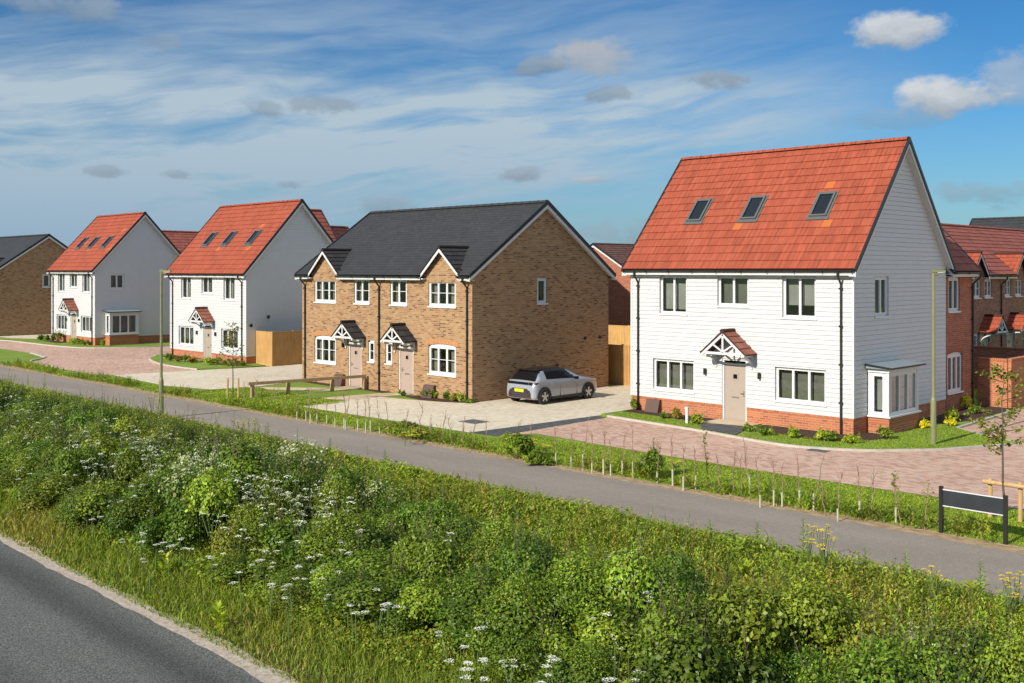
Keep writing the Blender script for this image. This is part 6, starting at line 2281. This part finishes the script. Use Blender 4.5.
L(t, math_(t, 'ADD', math_(t, 'MULTIPLY', streak, 0.75), math_(t, 'MULTIPLY', fine, 0.25)), s1.inputs['Value'])
thin = math_(t, 'MULTIPLY', s1.outputs[0], 0.30)
cir = math_(t, 'ADD', math_(t, 'MULTIPLY', m1, math_(t, 'ADD', math_(t, 'MULTIPLY', s1.outputs[0], 1.05), 0.16)), math_(t, 'MULTIPLY', thin, fade.outputs[0]))
# pale low band towards the left horizon
low = N(t, 'ShaderNodeMapRange')
low.interpolation_type = 'SMOOTHSTEP'
low.inputs['From Min'].default_value = 0.35
low.inputs['From Max'].default_value = -0.45
low.inputs['To Min'].default_value = 0.0
low.inputs['To Max'].default_value = 0.36
L(t, az, low.inputs['Value'])
lw2 = N(t, 'ShaderNodeMapRange')
lw2.interpolation_type = 'SMOOTHSTEP'
lw2.inputs['From Min'].default_value = 0.22
lw2.inputs['From Max'].default_value = 0.02
L(t, el, lw2.inputs['Value'])
cir = math_(t, 'ADD', cir, math_(t, 'MULTIPLY', math_(t, 'MULTIPLY', low.outputs[0], lw2.outputs[0]), math_(t, 'ADD', math_(t, 'MULTIPLY', s1.outputs[0], 0.8), 0.25)))
side = N(t, 'ShaderNodeMapRange')
side.interpolation_type = 'SMOOTHSTEP'
side.inputs['From Min'].default_value = -1.5
side.inputs['From Max'].default_value = -0.7
L(t, az, side.inputs['Value'])
cir = math_(t, 'MULTIPLY', cir, side.outputs[0])
cir = math_(t, 'MINIMUM', math_(t, 'MULTIPLY', cir, 1.15), 0.92)
cbg = N(t, 'ShaderNodeBackground')
cbg.inputs['Strength'].default_value = 1.0
cbg.inputs['Color'].default_value = (0.36, 0.44, 0.50, 1)
ms = N(t, 'ShaderNodeMixShader')
L(t, cir, ms.inputs[0])
L(t, bg.outputs[0], ms.inputs[1])
L(t, cbg.outputs[0], ms.inputs[2])
cur = ms.outputs[0]
hz = N(t, 'ShaderNodeMapRange')
hz.interpolation_type = 'SMOOTHSTEP'
hz.inputs['From Min'].default_value = 0.16
hz.inputs['From Max'].default_value = -0.02
hz.inputs['To Max'].default_value = 0.65
L(t, el, hz.inputs['Value'])
hb = N(t, 'ShaderNodeBackground')
hb.inputs['Color'].default_value = (0.13, 0.25, 0.39, 1)
hm = N(t, 'ShaderNodeMixShader')
L(t, hz.outputs[0], hm.inputs[0])
L(t, cur, hm.inputs[1])
L(t, hb.outputs[0], hm.inputs[2])
rv = N(t, 'ShaderNodeMapRange')  # unseen cloud right of the frame, added to brighten the shaded gables
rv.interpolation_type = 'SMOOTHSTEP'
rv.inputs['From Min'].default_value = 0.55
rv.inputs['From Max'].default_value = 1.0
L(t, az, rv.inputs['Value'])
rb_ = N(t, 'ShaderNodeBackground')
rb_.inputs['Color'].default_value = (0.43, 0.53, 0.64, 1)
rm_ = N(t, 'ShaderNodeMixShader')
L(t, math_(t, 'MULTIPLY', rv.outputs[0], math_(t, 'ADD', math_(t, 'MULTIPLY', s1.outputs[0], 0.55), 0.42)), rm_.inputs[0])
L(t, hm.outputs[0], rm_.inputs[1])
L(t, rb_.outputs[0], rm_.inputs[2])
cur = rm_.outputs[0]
# unseen thin cloud overhead, added as fill light for the shaded walls
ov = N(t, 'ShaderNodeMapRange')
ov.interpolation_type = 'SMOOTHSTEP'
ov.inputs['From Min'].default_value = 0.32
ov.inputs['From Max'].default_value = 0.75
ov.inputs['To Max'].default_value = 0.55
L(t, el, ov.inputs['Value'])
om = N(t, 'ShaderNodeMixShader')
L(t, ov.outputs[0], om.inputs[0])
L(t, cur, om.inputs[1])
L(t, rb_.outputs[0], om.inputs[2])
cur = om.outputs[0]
# small cumulus: (px, py, half width, half height, brightness, opacity)
CUM = [(895, 30, 40, 17, 1.0, 0.95), (945, 96, 44, 18, 1.0, 0.95), (1012, 76, 30, 26, 0.8, 0.55), (595, 58, 40, 19, 0.72, 0.8), (540, 66, 32, 9, 0.45, 0.75), (602, 94, 30, 9, 0.45, 0.7), (716, 80, 34, 10, 0.45, 0.75),
       (320, 106, 34, 11, 0.45, 0.7), (262, 109, 22, 10, 0.45, 0.6), (525, 174, 28, 9, 0.6, 0.75), (110, 171, 20, 6, 0.45, 0.6), (180, 175, 16, 5, 0.45, 0.6), (292, 185, 18, 6, 0.42, 0.6), (75, 8, 60, 14, 0.6, 0.6),
       (385, 204, 34, 12, 0.6, 0.5), (990, 196, 60, 14, 0.5, 0.5), (160, 42, 26, 8, 0.55, 0.4), (600, 180, 26, 4, 0.8, 0.6), (640, 235, 70, 16, 0.5, 0.4), (880, 118, 60, 12, 0.6, 0.3)]
cn = noise(t, mapping(t, P, (1, 1.6, 1)), 26, 6, 0.6)
cn2 = noise(t, mapping(t, P, (1, 1.6, 1)), 9, 4, 0.6)
cnn = math_(t, 'ADD', math_(t, 'MULTIPLY', cn, 0.65), math_(t, 'MULTIPLY', cn2, 0.35))
for px, py, hw_, hh, br_, op in CUM:
    a0, e0 = skyang(px, py)
    da = math_(t, 'DIVIDE', math_(t, 'SUBTRACT', az, a0), hw_ / F)
    de = math_(t, 'DIVIDE', math_(t, 'SUBTRACT', el, e0), hh / F)
    d2 = math_(t, 'ADD', math_(t, 'MULTIPLY', da, da), math_(t, 'MULTIPLY', de, de))
    v = math_(t, 'SUBTRACT', math_(t, 'ADD', 1.25 if br_ > 0.7 else 1.0, math_(t, 'MULTIPLY', math_(t, 'SUBTRACT', cnn, 0.5), 4.5 if br_ > 0.7 else 6.5)), math_(t, 'MULTIPLY', d2, 0.85))
    mr = N(t, 'ShaderNodeMapRange')
    mr.interpolation_type = 'SMOOTHSTEP'
    mr.inputs['From Min'].default_value = 0.0
    mr.inputs['From Max'].default_value = 1.0
    mr.inputs['To Max'].default_value = op
    L(t, v, mr.inputs['Value'])
    b2 = N(t, 'ShaderNodeBackground')
    b2.inputs['Strength'].default_value = 1.0
    # lit from above, greyer below
    lit = N(t, 'ShaderNodeMapRange')
    lit.inputs['From Min'].default_value = -0.9
    lit.inputs['From Max'].default_value = 0.6
    L(t, math_(t, 'ADD', de, math_(t, 'MULTIPLY', math_(t, 'SUBTRACT', cn, 0.5), 3.0)), lit.inputs['Value'])
    if br_ > 0.7:
        cc = ramp(t, lit.outputs[0], [(0.0, (0.26, 0.31, 0.36)), (1.0, (0.50 * br_, 0.52 * br_, 0.54 * br_))])
    else:
        cc = ramp(t, lit.outputs[0], [(0.0, (0.15, 0.20, 0.25)), (1.0, (0.22 + 0.2 * (br_ - .42), 0.275 + 0.2 * (br_ - .42), 0.33 + 0.2 * (br_ - .42)))])
    L(t, cc, b2.inputs['Color'])
    mm = N(t, 'ShaderNodeMixShader')
    L(t, mr.outputs[0], mm.inputs[0])
    L(t, cur, mm.inputs[1])
    L(t, b2.outputs[0], mm.inputs[2])
    cur = mm.outputs[0]
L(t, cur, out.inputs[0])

sd = bpy.data.lights.new('sun', 'SUN')
sd.energy = 4.5
sd.angle = radians(0.53)
sd.color = (1.0, 0.93, 0.82)
so = bpy.data.objects.new('sun', sd)
COL.objects.link(so)
d = np.array((SUNV[0] * cos(EL), SUNV[1] * cos(EL), -sin(EL)))
from mathutils import Vector
so.rotation_euler = Vector(d).to_track_quat('-Z', 'Y').to_euler()
so.location = (0, -20, 40)

cd = bpy.data.cameras.new('camera')
cd.sensor_width = 36
cd.lens = F / 1024 * 36
cd.shift_y = -(341.5 - HYP) / 1024
cd.clip_end = 5000
co = bpy.data.objects.new('camera', cd)
co.location = (0, 0, CAMH)
co.rotation_euler = (pi / 2, 0, pi / 4)
COL.objects.link(co)
SC.camera = co
SC.view_settings.view_transform = 'Standard'
SC.view_settings.look = 'None'
SC.view_settings.exposure = 0.38
SC.view_settings.gamma = 1.0
SC.render.engine = 'CYCLES'
SC.cycles.max_bounces = 6
SC.cycles.diffuse_bounces = 3
SC.cycles.transparent_max_bounces = 12
SC.cycles.use_denoising = True
SC.cycles.caustics_reflective = False
SC.cycles.caustics_refractive = False
